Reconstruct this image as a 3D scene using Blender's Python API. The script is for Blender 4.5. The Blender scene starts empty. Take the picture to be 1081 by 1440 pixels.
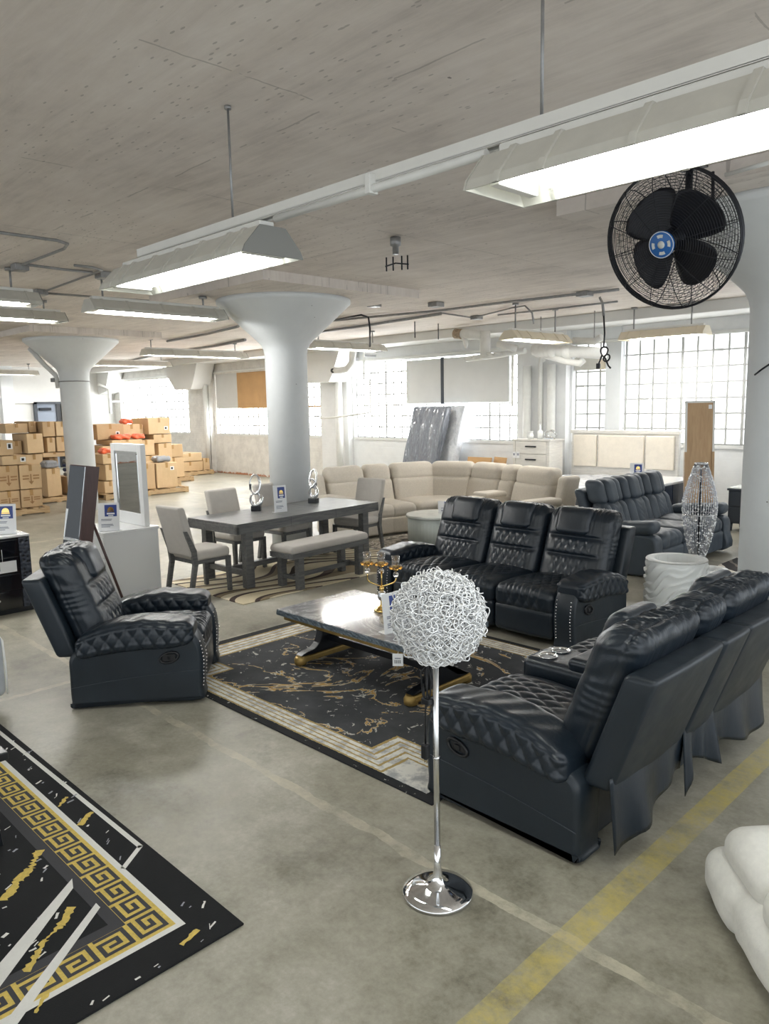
import bpy, math, random
import numpy as np
from mathutils import Vector, Matrix
random.seed(7); rng = np.random.default_rng(5)
S = bpy.context.scene
COL = S.collection
PI = math.pi
# ------------------------------------------------------------------ camera
F, CX, CY = 1060.0, 540.5, 720.0
PITCH, ROLL, YAW, H = math.radians(8.15), math.radians(1.12), math.radians(45.25), 2.05
fwd = np.array([-math.sin(YAW)*math.cos(PITCH), math.cos(YAW)*math.cos(PITCH), -math.sin(PITCH)])
r0 = np.array([math.cos(YAW), math.sin(YAW), 0.0]); u0 = np.cross(r0, fwd)
RR = r0*math.cos(ROLL)-u0*math.sin(ROLL); UU = u0*math.cos(ROLL)+r0*math.sin(ROLL)
EYE = np.array([0, 0, H])
def ray(x, y): return fwd+RR*(x-CX)/F-UU*(y-CY)/F
def at_z(x, y, z=0.0):
    d = ray(x, y); return EYE+d*((z-H)/d[2])
def at_x(x, y, X):
    d = ray(x, y); return EYE+d*(X/d[0])
def at_y(x, y, Y):
    d = ray(x, y); return EYE+d*(Y/d[1])
cam = bpy.data.cameras.new('camera'); co = bpy.data.objects.new('camera', cam); COL.objects.link(co)
m = Matrix([[RR[0], UU[0], -fwd[0], 0], [RR[1], UU[1], -fwd[1], 0], [RR[2], UU[2], -fwd[2], H], [0, 0, 0, 1]])
co.matrix_world = m
cam.sensor_fit = 'HORIZONTAL'; cam.sensor_width = 36; cam.lens = 36*F/1081; cam.clip_start = .05; cam.clip_end = 200
S.camera = co
# ------------------------------------------------------------------ mesh builder
class MB:
    def __init__(s): s.V = []; s.F = []; s.M = []; s.S = []; s.n = 0
    def add(s, V, Fs, mat=0, smooth=True, T=None):
        V = np.asarray(V, float).reshape(-1, 3)
        if T is not None: V = V@T[:3, :3].T+T[:3, 3]
        s.V.append(V)
        for f in Fs: s.F.append(tuple(int(i)+s.n for i in f))
        if np.ndim(mat) == 0: s.M += [mat]*len(Fs)
        else: s.M += list(mat)
        if np.ndim(smooth) == 0: s.S += [bool(smooth)]*len(Fs)
        else: s.S += list(smooth)
        s.n += len(V); return s
    def build(s, name, mats, parent=None, loc=None, rz=0):
        me = bpy.data.meshes.new(name)
        V = np.concatenate(s.V) if s.V else np.zeros((0, 3))
        me.from_pydata(V.tolist(), [], s.F)
        if not isinstance(mats, (list, tuple)): mats = [mats]
        for mm in mats: me.materials.append(mm)
        me.polygons.foreach_set('material_index', np.array(s.M, np.int32))
        me.polygons.foreach_set('use_smooth', np.array(s.S, bool))
        me.update()
        o = bpy.data.objects.new(name, me); COL.objects.link(o)
        if parent is not None: o.parent = parent
        if loc is not None: o.location = loc
        if rz: o.rotation_euler = (0, 0, rz)
        return o
    # --- primitives
    def box(s, x0, y0, z0, x1, y1, z1, mat=0, b=0.0, T=None):
        c = ((x0+x1)/2, (y0+y1)/2, (z0+z1)/2); d = (abs(x1-x0), abs(y1-y0), abs(z1-z0))
        if b <= 0:
            hx, hy, hz = [q/2 for q in d]
            V = [(c[0]+i*hx, c[1]+j*hy, c[2]+k*hz) for i in (-1, 1) for j in (-1, 1) for k in (-1, 1)]
            Fs = [(0, 1, 3, 2), (4, 6, 7, 5), (0, 4, 5, 1), (2, 3, 7, 6), (0, 2, 6, 4), (1, 5, 7, 3)]
            return s.add(V, Fs, mat, False, T)
        P, N, Fs = pad_geo(d, min(b, min(d)*.49), 2, (1, 1, 1))
        return s.add(P+np.array(c), Fs, mat, False, T)
    def pad(s, c, d, r, res=.02, nc=4, disp=None, deform=None, mat=0, T=None, smooth=True):
        ni = tuple(max(1, int(round((q-2*r)/res))) for q in d)
        P, N, Fs = pad_geo(d, min(r, min(d)*.499), nc, ni)
        if disp is not None: P = P+N*disp(P, N)[:, None]
        if deform is not None: P = deform(P)
        return s.add(P+np.array(c), Fs, mat, smooth, T)
    def tube(s, pts, r, n=8, mat=0, closed=False, T=None, cap=True):
        pts = np.asarray(pts, float); k = len(pts)
        rr = np.full(k, r) if np.ndim(r) == 0 else np.asarray(r, float)
        if closed: tg = np.roll(pts, -1, 0)-np.roll(pts, 1, 0)
        else:
            tg = np.gradient(pts, axis=0)
        tg /= np.linalg.norm(tg, axis=1)[:, None]+1e-12
        a = np.array([0, 0, 1.0]) if abs(tg[0][2]) < .9 else np.array([1.0, 0, 0])
        u = np.cross(tg[0], a); u /= np.linalg.norm(u)
        V = []
        th = np.arange(n)*2*PI/n
        for i in range(k):
            u = u-tg[i]*(u@tg[i]); u /= np.linalg.norm(u)+1e-12
            w = np.cross(tg[i], u)
            V.append(pts[i]+rr[i]*(np.cos(th)[:, None]*u+np.sin(th)[:, None]*w))
        V = np.concatenate(V); Fs = []
        for i in range(k if closed else k-1):
            a0, b0 = i*n, ((i+1) % k)*n
            for j in range(n):
                Fs.append((a0+j, a0+(j+1) % n, b0+(j+1) % n, b0+j))
        sm = [True]*len(Fs)
        if cap and not closed:
            Fs.append(tuple(range(n-1, -1, -1))); Fs.append(tuple((k-1)*n+j for j in range(n))); sm += [False, False]
        return s.add(V, Fs, mat, sm, T)
    def lathe(s, prof, n=24, c=(0, 0, 0), mat=0, T=None, smooth=True, mod=None):
        prof = np.asarray(prof, float); k = len(prof); th = np.arange(n)*2*PI/n
        V = []
        for r, z in prof:
            q = np.stack([r*np.cos(th), r*np.sin(th), np.full(n, z)], 1)
            if mod is not None: q = mod(q, th, z)
            V.append(q)
        V = np.concatenate(V)+np.array(c); Fs = []
        for i in range(k-1):
            for j in range(n):
                Fs.append((i*n+j, i*n+(j+1) % n, (i+1)*n+(j+1) % n, (i+1)*n+j))
        sm = [smooth]*len(Fs)
        if prof[0][0] > 1e-4: Fs.append(tuple(range(n-1, -1, -1))); sm.append(False)
        if prof[-1][0] > 1e-4: Fs.append(tuple((k-1)*n+j for j in range(n))); sm.append(False)
        return s.add(V, Fs, mat, sm, T)
    def prism(s, poly, a0, a1, axis='x', bev=0.0, mat=0, T=None, smooth=False):
        """poly of 2D points extruded along axis; x: poly=(y,z); y: poly=(x,z); z: poly=(x,y)"""
        p = np.asarray(poly, float); n = len(p)
        ar = .5*np.sum(p[:, 0]*np.roll(p[:, 1], -1)-np.roll(p[:, 0], -1)*p[:, 1])
        if ar < 0: p = p[::-1]
        rings = [(a0, 0), (a1, 0)] if bev <= 0 else [(a0, bev), (a0+bev*.3, bev*.3), (a0+bev, 0), (a1-bev, 0), (a1-bev*.3, bev*.3), (a1, bev)]
        tg = np.roll(p, -1, 0)-np.roll(p, 1, 0); tg /= np.linalg.norm(tg, axis=1)[:, None]+1e-9
        nr = np.stack([-tg[:, 1], tg[:, 0]], 1)   # inward for ccw
        V = []
        for a, ins in rings:
            q = p+nr*ins
            aa = np.full(n, a)
            if axis == 'x': V.append(np.stack([aa, q[:, 0], q[:, 1]], 1))
            elif axis == 'y': V.append(np.stack([q[:, 0], aa, q[:, 1]], 1))
            else: V.append(np.stack([q[:, 0], q[:, 1], aa], 1))
        k = len(rings); V = np.concatenate(V); Fs = []
        for i in range(k-1):
            for j in range(n):
                Fs.append((i*n+j, i*n+(j+1) % n, (i+1)*n+(j+1) % n, (i+1)*n+j))
        sm = [smooth]*len(Fs)
        Fs.append(tuple(range(n-1, -1, -1))); Fs.append(tuple((k-1)*n+j for j in range(n))); sm += [False, False]
        if axis == 'y': Fs = [f[::-1] for f in Fs]
        return s.add(V, Fs, mat, sm, T)
    def sphere(s, c, r, n=12, m=8, mat=0, T=None, sc=(1, 1, 1)):
        prof = [(max(r*math.sin(PI*i/m), 0 if 0 < i < m else 1e-5), -r*math.cos(PI*i/m)) for i in range(m+1)]
        def mod(q, th, z): return q*np.array(sc)
        return s.lathe(prof, n, c, mat, T, True, mod)
    def sheet(s, fn, nu, nv, mat=0, T=None, two=0.0):
        u, v = np.meshgrid(np.linspace(0, 1, nu+1), np.linspace(0, 1, nv+1), indexing='ij')
        V = fn(u.ravel(), v.ravel())
        Fs = [(i*(nv+1)+j, (i+1)*(nv+1)+j, (i+1)*(nv+1)+j+1, i*(nv+1)+j+1) for i in range(nu) for j in range(nv)]
        if two:
            n = len(V); Nn = np.zeros_like(V)
            for f in Fs:
                nn = np.cross(V[f[1]]-V[f[0]], V[f[3]]-V[f[0]])
                for i in f: Nn[i] += nn
            Nn /= np.linalg.norm(Nn, axis=1)[:, None]+1e-12
            back = [(f[3]+n, f[2]+n, f[1]+n, f[0]+n) for f in Fs]
            bd = [(i*(nv+1)) for i in range(nu+1)]+[nu*(nv+1)+j for j in range(1, nv+1)]+[(i*(nv+1)+nv) for i in range(nu-1, -1, -1)]+[j for j in range(nv-1, 0, -1)]
            side = [(bd[(i+1) % len(bd)], bd[i], bd[i]+n, bd[(i+1) % len(bd)]+n) for i in range(len(bd))]
            return s.add(np.concatenate([V, V-Nn*two]), Fs+back+side, mat, True, T)
        return s.add(V, Fs, mat, True, T)
def pad_geo(d, r, nc, ni):
    h = np.array(d, float)/2
    co = []
    for a in range(3):
        t = np.linspace(-1, 1, ni[a]+1)*(h[a]-r)
        # angular spacing in the corner
        e = r*np.tan(np.linspace(0, PI/4, nc+1))[1:]
        co.append(np.concatenate([-(h[a]-r)-e[::-1], t, (h[a]-r)+e]))
    Vs = []; Fs = []; n = 0
    for a in range(3):
        b, c = (a+1) % 3, (a+2) % 3
        B, C = np.meshgrid(co[b], co[c], indexing='ij'); nb, ncx = B.shape
        for sg in (-1, 1):
            P = np.zeros((nb*ncx, 3)); P[:, b] = B.ravel(); P[:, c] = C.ravel(); P[:, a] = sg*h[a]
            Vs.append(P)
            ii, jj = np.meshgrid(np.arange(nb-1), np.arange(ncx-1), indexing='ij'); q = (ii*ncx+jj).ravel()+n
            f = np.stack([q, q+ncx, q+ncx+1, q+1], 1)
            if sg < 0: f = f[:, ::-1]
            Fs.append(f); n += len(P)
    V = np.concatenate(Vs); Fm = np.concatenate(Fs)
    key = np.round(V, 6)+0.0
    _, idx, inv = np.unique(key, axis=0, return_index=True, return_inverse=True)
    V = V[idx]; Fm = inv.reshape(-1)[Fm]
    inner = np.clip(V, -(h-r), h-r)
    dv = V-inner; L = np.linalg.norm(dv, axis=1)
    N = dv/(L[:, None]+1e-12)
    P = inner+N*r
    return P, N, Fm.tolist()
def TR(loc=(0, 0, 0), rx=0, ry=0, rz=0, sc=1.0):
    M_ = Matrix.Translation(loc)@Matrix.Rotation(rz, 4, 'Z')@Matrix.Rotation(ry, 4, 'Y')@Matrix.Rotation(rx, 4, 'X')@Matrix.Scale(sc, 4)
    return np.array(M_)
def smooth_poly(pts, n=6, closed=True):
    p = np.asarray(pts, float); k = len(p); out = []
    for i in range(k if closed else k-1):
        if closed: a, b, c, d = p[(i-1) % k], p[i], p[(i+1) % k], p[(i+2) % k]
        else: a, b, c, d = p[max(i-1, 0)], p[i], p[i+1], p[min(i+2, k-1)]
        for t in np.arange(n)/n:
            out.append(.5*((2*b)+(-a+c)*t+(2*a-5*b+4*c-d)*t*t+(-a+3*b-3*c+d)*t**3))
    if not closed: out.append(p[-1])
    return np.array(out)
# ------------------------------------------------------------------ object bookkeeping
def tag(o, label, cat, group=None, kind=None):
    o['label'] = label; o['category'] = cat
    if group: o['group'] = group
    if kind: o['kind'] = kind
    return o
def thing(name, label, cat, loc=(0, 0, 0), rz=0.0, group=None):
    o = bpy.data.objects.new(name, None); COL.objects.link(o); o.empty_display_size = .1
    o.location = loc; o.rotation_euler = (0, 0, rz)
    return tag(o, label, cat, group)
def struct(o): o['kind'] = 'structure'; return o
def copy_tree(o, parent=None):
    c = o.copy(); COL.objects.link(c)
    if parent is not None: c.parent = parent
    for ch in list(o.children): copy_tree(ch, c)
    return c
def dup(root, loc, rz=0.0, label=None, group=None):
    c = copy_tree(root); c.location = loc; c.rotation_euler = (0, 0, rz)
    if label: c['label'] = label
    if group: c['group'] = group
    return c
# ------------------------------------------------------------------ materials
def lin(r, g, b):
    f = lambda v: (v/255)/12.92 if v/255 <= .04045 else ((v/255+.055)/1.055)**2.4
    return (f(r), f(g), f(b), 1.0)
class NT:
    """small expression helper over a material's node tree"""
    def __init__(s, name):
        s.m = bpy.data.materials.new(name); s.m.use_nodes = True
        s.t = s.m.node_tree; s.t.nodes.clear()
        s.out = s.t.nodes.new('ShaderNodeOutputMaterial'); s.b = s.t.nodes.new('ShaderNodeBsdfPrincipled')
        s.t.links.new(s.b.outputs[0], s.out.inputs[0]); s._tc = None
    def node(s, ty, **kw):
        n = s.t.nodes.new(ty)
        for k, v in kw.items(): setattr(n, k, v)
        return n
    def put(s, sock, v):
        if hasattr(v, 'is_output') or isinstance(v, bpy.types.NodeSocket): s.t.links.new(v, sock)
        elif np.ndim(v) == 0: sock.default_value = v
        else: sock.default_value = tuple(v)[:len(sock.default_value)]
    def obj(s):
        if s._tc is None: s._tc = s.node('ShaderNodeTexCoord')
        return s._tc.outputs['Object']
    def math(s, op, a, b=0.0, c=0.0, clamp=False):
        n = s.node('ShaderNodeMath', operation=op); n.use_clamp = clamp
        s.put(n.inputs[0], a); s.put(n.inputs[1], b); s.put(n.inputs[2], c); return n.outputs[0]
    def xyz(s, v=None):
        n = s.node('ShaderNodeSeparateXYZ'); s.put(n.inputs[0], v or s.obj()); return n.outputs
    def comb(s, x, y, z):
        n = s.node('ShaderNodeCombineXYZ'); s.put(n.inputs[0], x); s.put(n.inputs[1], y); s.put(n.inputs[2], z); return n.outputs[0]
    def scale(s, v, sc):
        n = s.node('ShaderNodeMapping'); s.put(n.inputs[0], v); n.inputs['Scale'].default_value = sc if np.ndim(sc) else (sc,)*3; return n.outputs[0]
    def noise(s, sc=5, det=4, rough=.55, vec=None, dist=0.0):
        n = s.node('ShaderNodeTexNoise'); s.put(n.inputs['Vector'], vec or s.obj())
        n.inputs['Scale'].default_value = sc; n.inputs['Detail'].default_value = det; n.inputs['Roughness'].default_value = rough; n.inputs['Distortion'].default_value = dist
        return n.outputs[0]
    def voro(s, sc=5, feat='F1', vec=None, rnd=1.0):
        n = s.node('ShaderNodeTexVoronoi', feature=feat); s.put(n.inputs['Vector'], vec or s.obj()); n.inputs['Scale'].default_value = sc
        n.inputs['Randomness'].default_value = rnd
        return n.outputs[0]
    def ramp(s, v, stops, mode='LINEAR'):
        n = s.node('ShaderNodeValToRGB'); s.put(n.inputs[0], v); cr = n.color_ramp; cr.interpolation = mode
        while len(cr.elements) < len(stops): cr.elements.new(.5)
        for e, (p, c) in zip(cr.elements, stops):
            e.position = p; e.color = c if np.ndim(c) else (c, c, c, 1)
        return n.outputs[0]
    def mix(s, f, a, b):
        n = s.node('ShaderNodeMix', data_type='RGBA'); s.put(n.inputs[0], f)
        s.put(n.inputs[6], a); s.put(n.inputs[7], b); return n.outputs[2]
    def set(s, **kw):
        al = dict(col='Base Color', rough='Roughness', metal='Metallic', trans='Transmission Weight', ior='IOR', coat='Coat Weight',
                  emc='Emission Color', ems='Emission Strength', spec='Specular IOR Level', sheen='Sheen Weight', alpha='Alpha', coatr='Coat Roughness', sss='Subsurface Weight')
        for k, v in kw.items(): s.put(s.b.inputs[al[k]], v)
        return s
    def bump(s, h, st=.3, dist=.01):
        n = s.node('ShaderNodeBump'); n.inputs['Strength'].default_value = st; n.inputs['Distance'].default_value = dist
        s.put(n.inputs['Height'], h); s.t.links.new(n.outputs[0], s.b.inputs['Normal']); return s
def simple(name, col, rough=.5, metal=0.0, bump=None, var=None, **kw):
    """bump=(scale,strength,distance); var=(scale,amount) value variation"""
    n = NT(name)
    c = col
    if var:
        f = n.noise(var[0], 5, .6)
        d = tuple(max(0, q*(1-var[1])) for q in col[:3])+(1,); l = tuple(min(1, q*(1+var[1])) for q in col[:3])+(1,)
        c = n.ramp(f, [(.3, d), (.7, l)])
    n.set(col=c, rough=rough, metal=metal, **kw)
    if bump: n.bump(n.noise(bump[0], 4, .6), bump[1], bump[2])
    return n.m
MAT = {}
# ------------------------------------------------------------------ material table
def leather(name, col, rough, wr=.35):
    n = NT(name)
    g = n.noise(190, 3, .5); w = n.noise(1.0, 5, .6, n.scale(n.obj(), (26, 26, 8)), .8)
    h = n.math('ADD', n.math('MULTIPLY', g, .25), n.math('MULTIPLY', w, .75))
    v = n.noise(3, 3, .5)
    d = tuple(q*.8 for q in col[:3])+(1,); l = tuple(q*1.25 for q in col[:3])+(1,)
    n.set(col=n.ramp(v, [(.3, d), (.7, l)]), rough=n.ramp(n.noise(8, 3, .5), [(.3, rough-.05), (.7, rough+.07)]), spec=.5)
    n.bump(h, wr, .006); return n.m
MAT['leather'] = leather('black_leather', lin(26, 35, 44), .33)
MAT['leather_smooth'] = leather('black_leather_panel', lin(27, 36, 44), .42, .16)
MAT['grey_leather'] = leather('slate_fabric_leather', lin(62, 71, 80), .5, .25)
def cloth(name, col, sc=260, bs=.35, rough=.9, var=(9, .07), sheen=.15):
    n = NT(name)
    f = n.noise(var[0], 4, .6); g = n.noise(sc*.35, 2, .5)
    d = tuple(max(0, q*(1-var[1])) for q in col[:3])+(1,); l = tuple(min(1, q*(1+var[1])) for q in col[:3])+(1,)
    n.set(col=n.mix(.35, n.ramp(f, [(.3, d), (.7, l)]), n.ramp(g, [(.3, d), (.7, l)])), rough=rough, sheen=sheen)
    n.bump(n.noise(sc, 2, .5), bs, .002); return n.m
MAT['beige'] = cloth('beige_chenille', lin(202, 194, 181), 220, .5, var=(40, .09))
MAT['chair_cloth'] = cloth('warm_grey_linen', lin(188, 183, 176), 300, .25)
MAT['white_cloth'] = cloth('ivory_boucle', lin(226, 224, 217), 150, .6, var=(30, .06))
MAT['pale_cloth'] = cloth('pale_grey_velvet', lin(180, 185, 190), 300, .2)
def wood(name, c1, c2, rough=.5, sc=(3, 60, 60), bs=.15):
    n = NT(name)
    f = n.noise(1.0, 6, .6, n.scale(n.obj(), sc), .6)
    n.set(col=n.ramp(f, [(.3, c1), (.7, c2)]), rough=rough); n.bump(f, bs, .003); return n.m
MAT['grey_wood'] = wood('charcoal_grey_wood', lin(74, 76, 78), lin(112, 112, 110), .38, (40, 4, 40))
MAT['pale_wood'] = wood('whitewashed_wood', lin(205, 202, 196), lin(226, 223, 217), .5, (5, 5, 40))
MAT['pallet_wood'] = wood('pallet_pine', lin(166, 135, 98), lin(203, 176, 136), .8, (6, 6, 50))
MAT['board'] = wood('plywood_backing', lin(178, 146, 110), lin(196, 165, 128), .7, (25, 25, 3))
MAT['brown_wood'] = wood('espresso_wood', lin(64, 44, 42), lin(80, 56, 52), .35, (30, 30, 3))
MAT['black_wood'] = simple('black_painted_wood', lin(22, 25, 30), .35)
MAT['gloss_black'] = simple('gloss_black_lacquer', lin(14, 17, 24), .12, coat=.4)
MAT['navy_gloss'] = simple('dark_navy_lacquer', lin(26, 36, 54), .18, coat=.3)
MAT['charcoal'] = simple('charcoal_paint', lin(58, 64, 72), .4)
MAT['gold_paint'] = simple('antique_gold_paint', lin(168, 140, 82), .42, .55, var=(12, .2))
MAT['gold'] = simple('polished_gold', lin(222, 190, 120), .16, 1.0)
MAT['chrome'] = simple('chrome', (.82, .83, .85, 1), .07, 1.0)
MAT['brushed'] = simple('brushed_silver', (.72, .73, .74, 1), .25, 1.0)
MAT['wire'] = simple('silver_wire', (.95, .96, .97, 1), .25, .45)
MAT['dark_silver'] = simple('dark_silver', (.42, .43, .46, 1), .3, .9)
MAT['dark_metal'] = simple('dark_metal', lin(38, 41, 46), .4, .6)
MAT['galv'] = simple('galvanised_steel', lin(150, 150, 150), .45, .6, var=(20, .15))
MAT['white_enamel'] = simple('white_enamel', lin(226, 225, 220), .42, var=(6, .03))
MAT['hood'] = simple('aged_white_enamel', lin(205, 203, 194), .45, var=(8, .06))
MAT['cap_shade'] = simple('shade_grey_end_cap', lin(128, 128, 124), .5)  # shade on the right-hand end caps put into a darker grey
MAT['cream_enamel'] = simple('cream_enamel', lin(222, 212, 190), .45)
MAT['white_gloss'] = simple('white_gloss_lacquer', lin(232, 233, 233), .18, coat=.3)
MAT['white_card'] = simple('white_card', lin(238, 239, 240), .4)
MAT['blue_card'] = simple('blue_print', lin(52, 72, 140), .4)
MAT['ink'] = simple('grey_ink', lin(120, 124, 140), .6)
MAT['black_ink'] = simple('black_ink', lin(20, 20, 22), .6)
MAT['black_plastic'] = simple('black_plastic', lin(20, 22, 26), .4)
MAT['fan_black'] = simple('fan_black', lin(24, 26, 34), .38, .2)
MAT['fan_blue'] = simple('fan_badge_blue', lin(42, 104, 176), .35)
MAT['ceramic'] = simple('white_matte_ceramic', lin(232, 234, 232), .5)
MAT['tape'] = simple('packing_tape', lin(176, 140, 92), .25)
MAT['print'] = simple('box_print', lin(158, 122, 82), .8)
MAT['orange'] = simple('orange_plastic_wrap', lin(238, 112, 76), .35, bump=(30, .5, .02))
MAT['blue_wrap'] = simple('blue_wrap', lin(54, 72, 124), .5, bump=(30, .4, .02))
MAT['grey_wrap'] = simple('grey_plastic_wrap', lin(150, 153, 158), .35, bump=(30, .5, .02))
MAT['piping_white'] = simple('white_piping', lin(240, 240, 236), .6)
MAT['rust'] = simple('rusty_pipe_end', lin(158, 140, 118), .8, var=(30, .4))
MAT['pipe_white'] = simple('painted_pipe', lin(222, 222, 218), .5, var=(9, .05))
MAT['board_white'] = simple('white_panel_board', lin(206, 206, 203), .6, var=(3, .03))
MAT['cardboard_flat'] = simple('cardboard_sheet', lin(190, 152, 106), .8, var=(2.5, .08))
MAT['red_foot'] = simple('dark_grey_foot', lin(45, 45, 48), .5)
def cardboard():
    n = NT('cardboard')
    oi = n.node('ShaderNodeObjectInfo').outputs['Random']
    f = n.noise(4, 5, .6)
    v = n.math('ADD', n.math('MULTIPLY', oi, .6), n.math('MULTIPLY', f, .4))
    n.set(col=n.ramp(v, [(.1, lin(184, 153, 115)), (.9, lin(218, 190, 150))]), rough=.8)
    n.bump(n.noise(18, 4, .6), .3, .01); return n.m
MAT['cardboard'] = cardboard()
def plastic_wrap():
    n = NT('clear_wrapped_mattress')
    w = n.noise(1.0, 6, .7, n.scale(n.obj(), (14, 14, 2.0)), 2.0)
    n.set(col=n.ramp(w, [(.35, lin(92, 97, 106)), (.62, lin(128, 132, 140)), (.7, lin(214, 218, 224))]), rough=.2, coat=.5)
    n.bump(w, .6, .03); return n.m
MAT['wrap'] = plastic_wrap()
def bed_wrap():
    n = NT('mattress_in_plastic'); w = n.noise(5, 6, .7, None, 1.5)
    n.set(col=n.ramp(w, [(.3, lin(190, 194, 200)), (.7, lin(232, 234, 238))]), rough=.22, coat=.4); n.bump(w, .6, .03); return n.m
MAT['bed_wrap'] = bed_wrap()
def marble():
    n = NT('grey_marble')
    d = n.noise(2.2, 6, .65, None, 1.6); v = n.math('ABSOLUTE', n.math('SUBTRACT', d, .5))
    c = n.ramp(v, [(0, lin(196, 194, 190)), (.03, lin(140, 136, 136)), (.12, lin(112, 106, 108)), (.4, lin(84, 84, 92))])
    n.set(col=c, rough=.09, coat=.3); return n.m
MAT['marble'] = marble()
def marble_edge():
    n = NT('chiselled_marble_edge'); d = n.noise(26, 5, .7)
    n.set(col=n.ramp(d, [(.3, lin(50, 62, 72)), (.7, lin(112, 124, 132))]), rough=.35); n.bump(d, .9, .02); return n.m
MAT['marble_edge'] = marble_edge()
def pale_marble():
    n = NT('pale_stone_top'); d = n.noise(3, 6, .65, None, 1.2)
    n.set(col=n.ramp(d, [(.35, lin(206, 210, 206)), (.65, lin(228, 230, 226))]), rough=.2); return n.m
MAT['pale_marble'] = pale_marble()
MAT['drum'] = simple('pale_reeded_drum', lin(196, 204, 200), .4)
def glassm(name, col=(1, 1, 1, 1), rough=.02):
    n = NT(name); n.set(col=col, rough=rough, trans=1.0, ior=1.45); return n.m

def thin_glass():
    n = NT('thin_clear_glass'); n.set(col=(1, 1, 1, 1), rough=.03, spec=.8)
    tr = n.node('ShaderNodeBsdfTransparent'); mx = n.node('ShaderNodeMixShader'); lw = n.node('ShaderNodeLayerWeight'); lw.inputs[0].default_value = .35
    g = n.node('ShaderNodeBsdfGlossy'); g.inputs['Roughness'].default_value = .03
    n.t.links.new(n.math('ADD', n.math('MULTIPLY', lw.outputs['Facing'], .6), .08), mx.inputs[0]); n.t.links.new(tr.outputs[0], mx.inputs[1]); n.t.links.new(g.outputs[0], mx.inputs[2]); n.t.links.new(mx.outputs[0], n.out.inputs[0]); return n.m
MAT['glass'] = thin_glass(); MAT['amber'] = glassm('amber_crystal', lin(255, 226, 168), .1); MAT['crystal'] = glassm('crystal', (1, .97, .95, 1), .05)
def mirror():
    n = NT('mirror_glass'); n.set(col=(.86, .88, .89, 1), rough=.02, metal=1.0); return n.m
MAT['mirror'] = mirror()
def emit(name, col, st):
    n = NT(name); n.set(col=(.8, .8, .8, 1), emc=col, ems=st); return n.m
MAT['tube'] = emit('fluorescent_tube', (.95, 1.0, .98, 1), 14)
MAT['tube_dim'] = emit('distant_fluorescent_tube', (1, 1, .98, 1), 52)
def glass_block(name, st):
    n = NT(name)
    x = n.xyz(); oi = n.noise(2.2, 3, .5)
    e = n.ramp(oi, [(.3, (.92, .97, 1, 1)), (.7, (1, 1, 1, 1))])
    n.set(col=(.85, .87, .88, 1), rough=.2, emc=e, ems=st); return n.m
WIN = 7.0
MAT['glass_block'] = glass_block('daylit_glass_block', WIN); MAT['glass_block_dim'] = glass_block('dimmed_glass_block', 1.7)  # right-hand window glows less so its grid lines stay visible
MAT['mortar'] = simple('window_mortar', lin(176, 177, 174), .8)
def painted_brick(name, c, dirt, bw=.2, bh=.0667, vert=None, st=.35):
    n = NT(name)
    x, y, z = n.xyz(); b = n.node('ShaderNodeTexBrick')
    n.put(b.inputs['Vector'], n.comb(n.math('ADD', x, y), z, 0.0)); b.inputs['Scale'].default_value = 1.0
    b.inputs['Brick Width'].default_value = bw; b.inputs['Row Height'].default_value = bh; b.inputs['Mortar Size'].default_value = .006
    b.inputs['Mortar Smooth'].default_value = .3
    f = n.noise(3.5, 6, .7); low = n.math('MULTIPLY', n.math('SUBTRACT', 1.0, n.math('MULTIPLY', z, 6.0), clamp=True), n.noise(9, 4, .7))
    base = n.ramp(f, [(.32, tuple(q*dirt for q in c[:3])+(1,)), (.6, c)])
    red = n.ramp(low, [(.3, 0.0), (.42, 1.0)])
    n.set(col=n.mix(red, base, lin(176, 120, 88)), rough=.75)
    n.bump(n.math('SUBTRACT', n.math('MULTIPLY', f, .3), b.outputs['Fac']), st, .012); return n.m
MAT['brick'] = painted_brick('white_painted_brick', lin(228, 226, 221), .8)
MAT['block'] = painted_brick('white_painted_block', lin(230, 231, 231), .93, .4, .2, st=.25)
def plaster(name, c, dirt=.92, sc=1.5, speck=True):
    n = NT(name); f = n.noise(sc, 6, .65); g = n.voro(6)
    base = n.ramp(f, [(.3, tuple(q*dirt for q in c[:3])+(1,)), (.65, c)])
    if speck:
        sp = n.math('MULTIPLY', n.math('LESS_THAN', g, .035), n.math('GREATER_THAN', n.noise(1.3, 2, .5), .52))
        base = n.mix(sp, base, lin(96, 94, 92))
    n.set(col=base, rough=.7); n.bump(n.noise(9, 6, .7), .25, .01); return n.m
MAT['pillar'] = plaster('white_painted_column', lin(226, 229, 230))
MAT['beam'] = plaster('white_painted_beam', lin(222, 222, 219), .94, 2, False)
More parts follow.
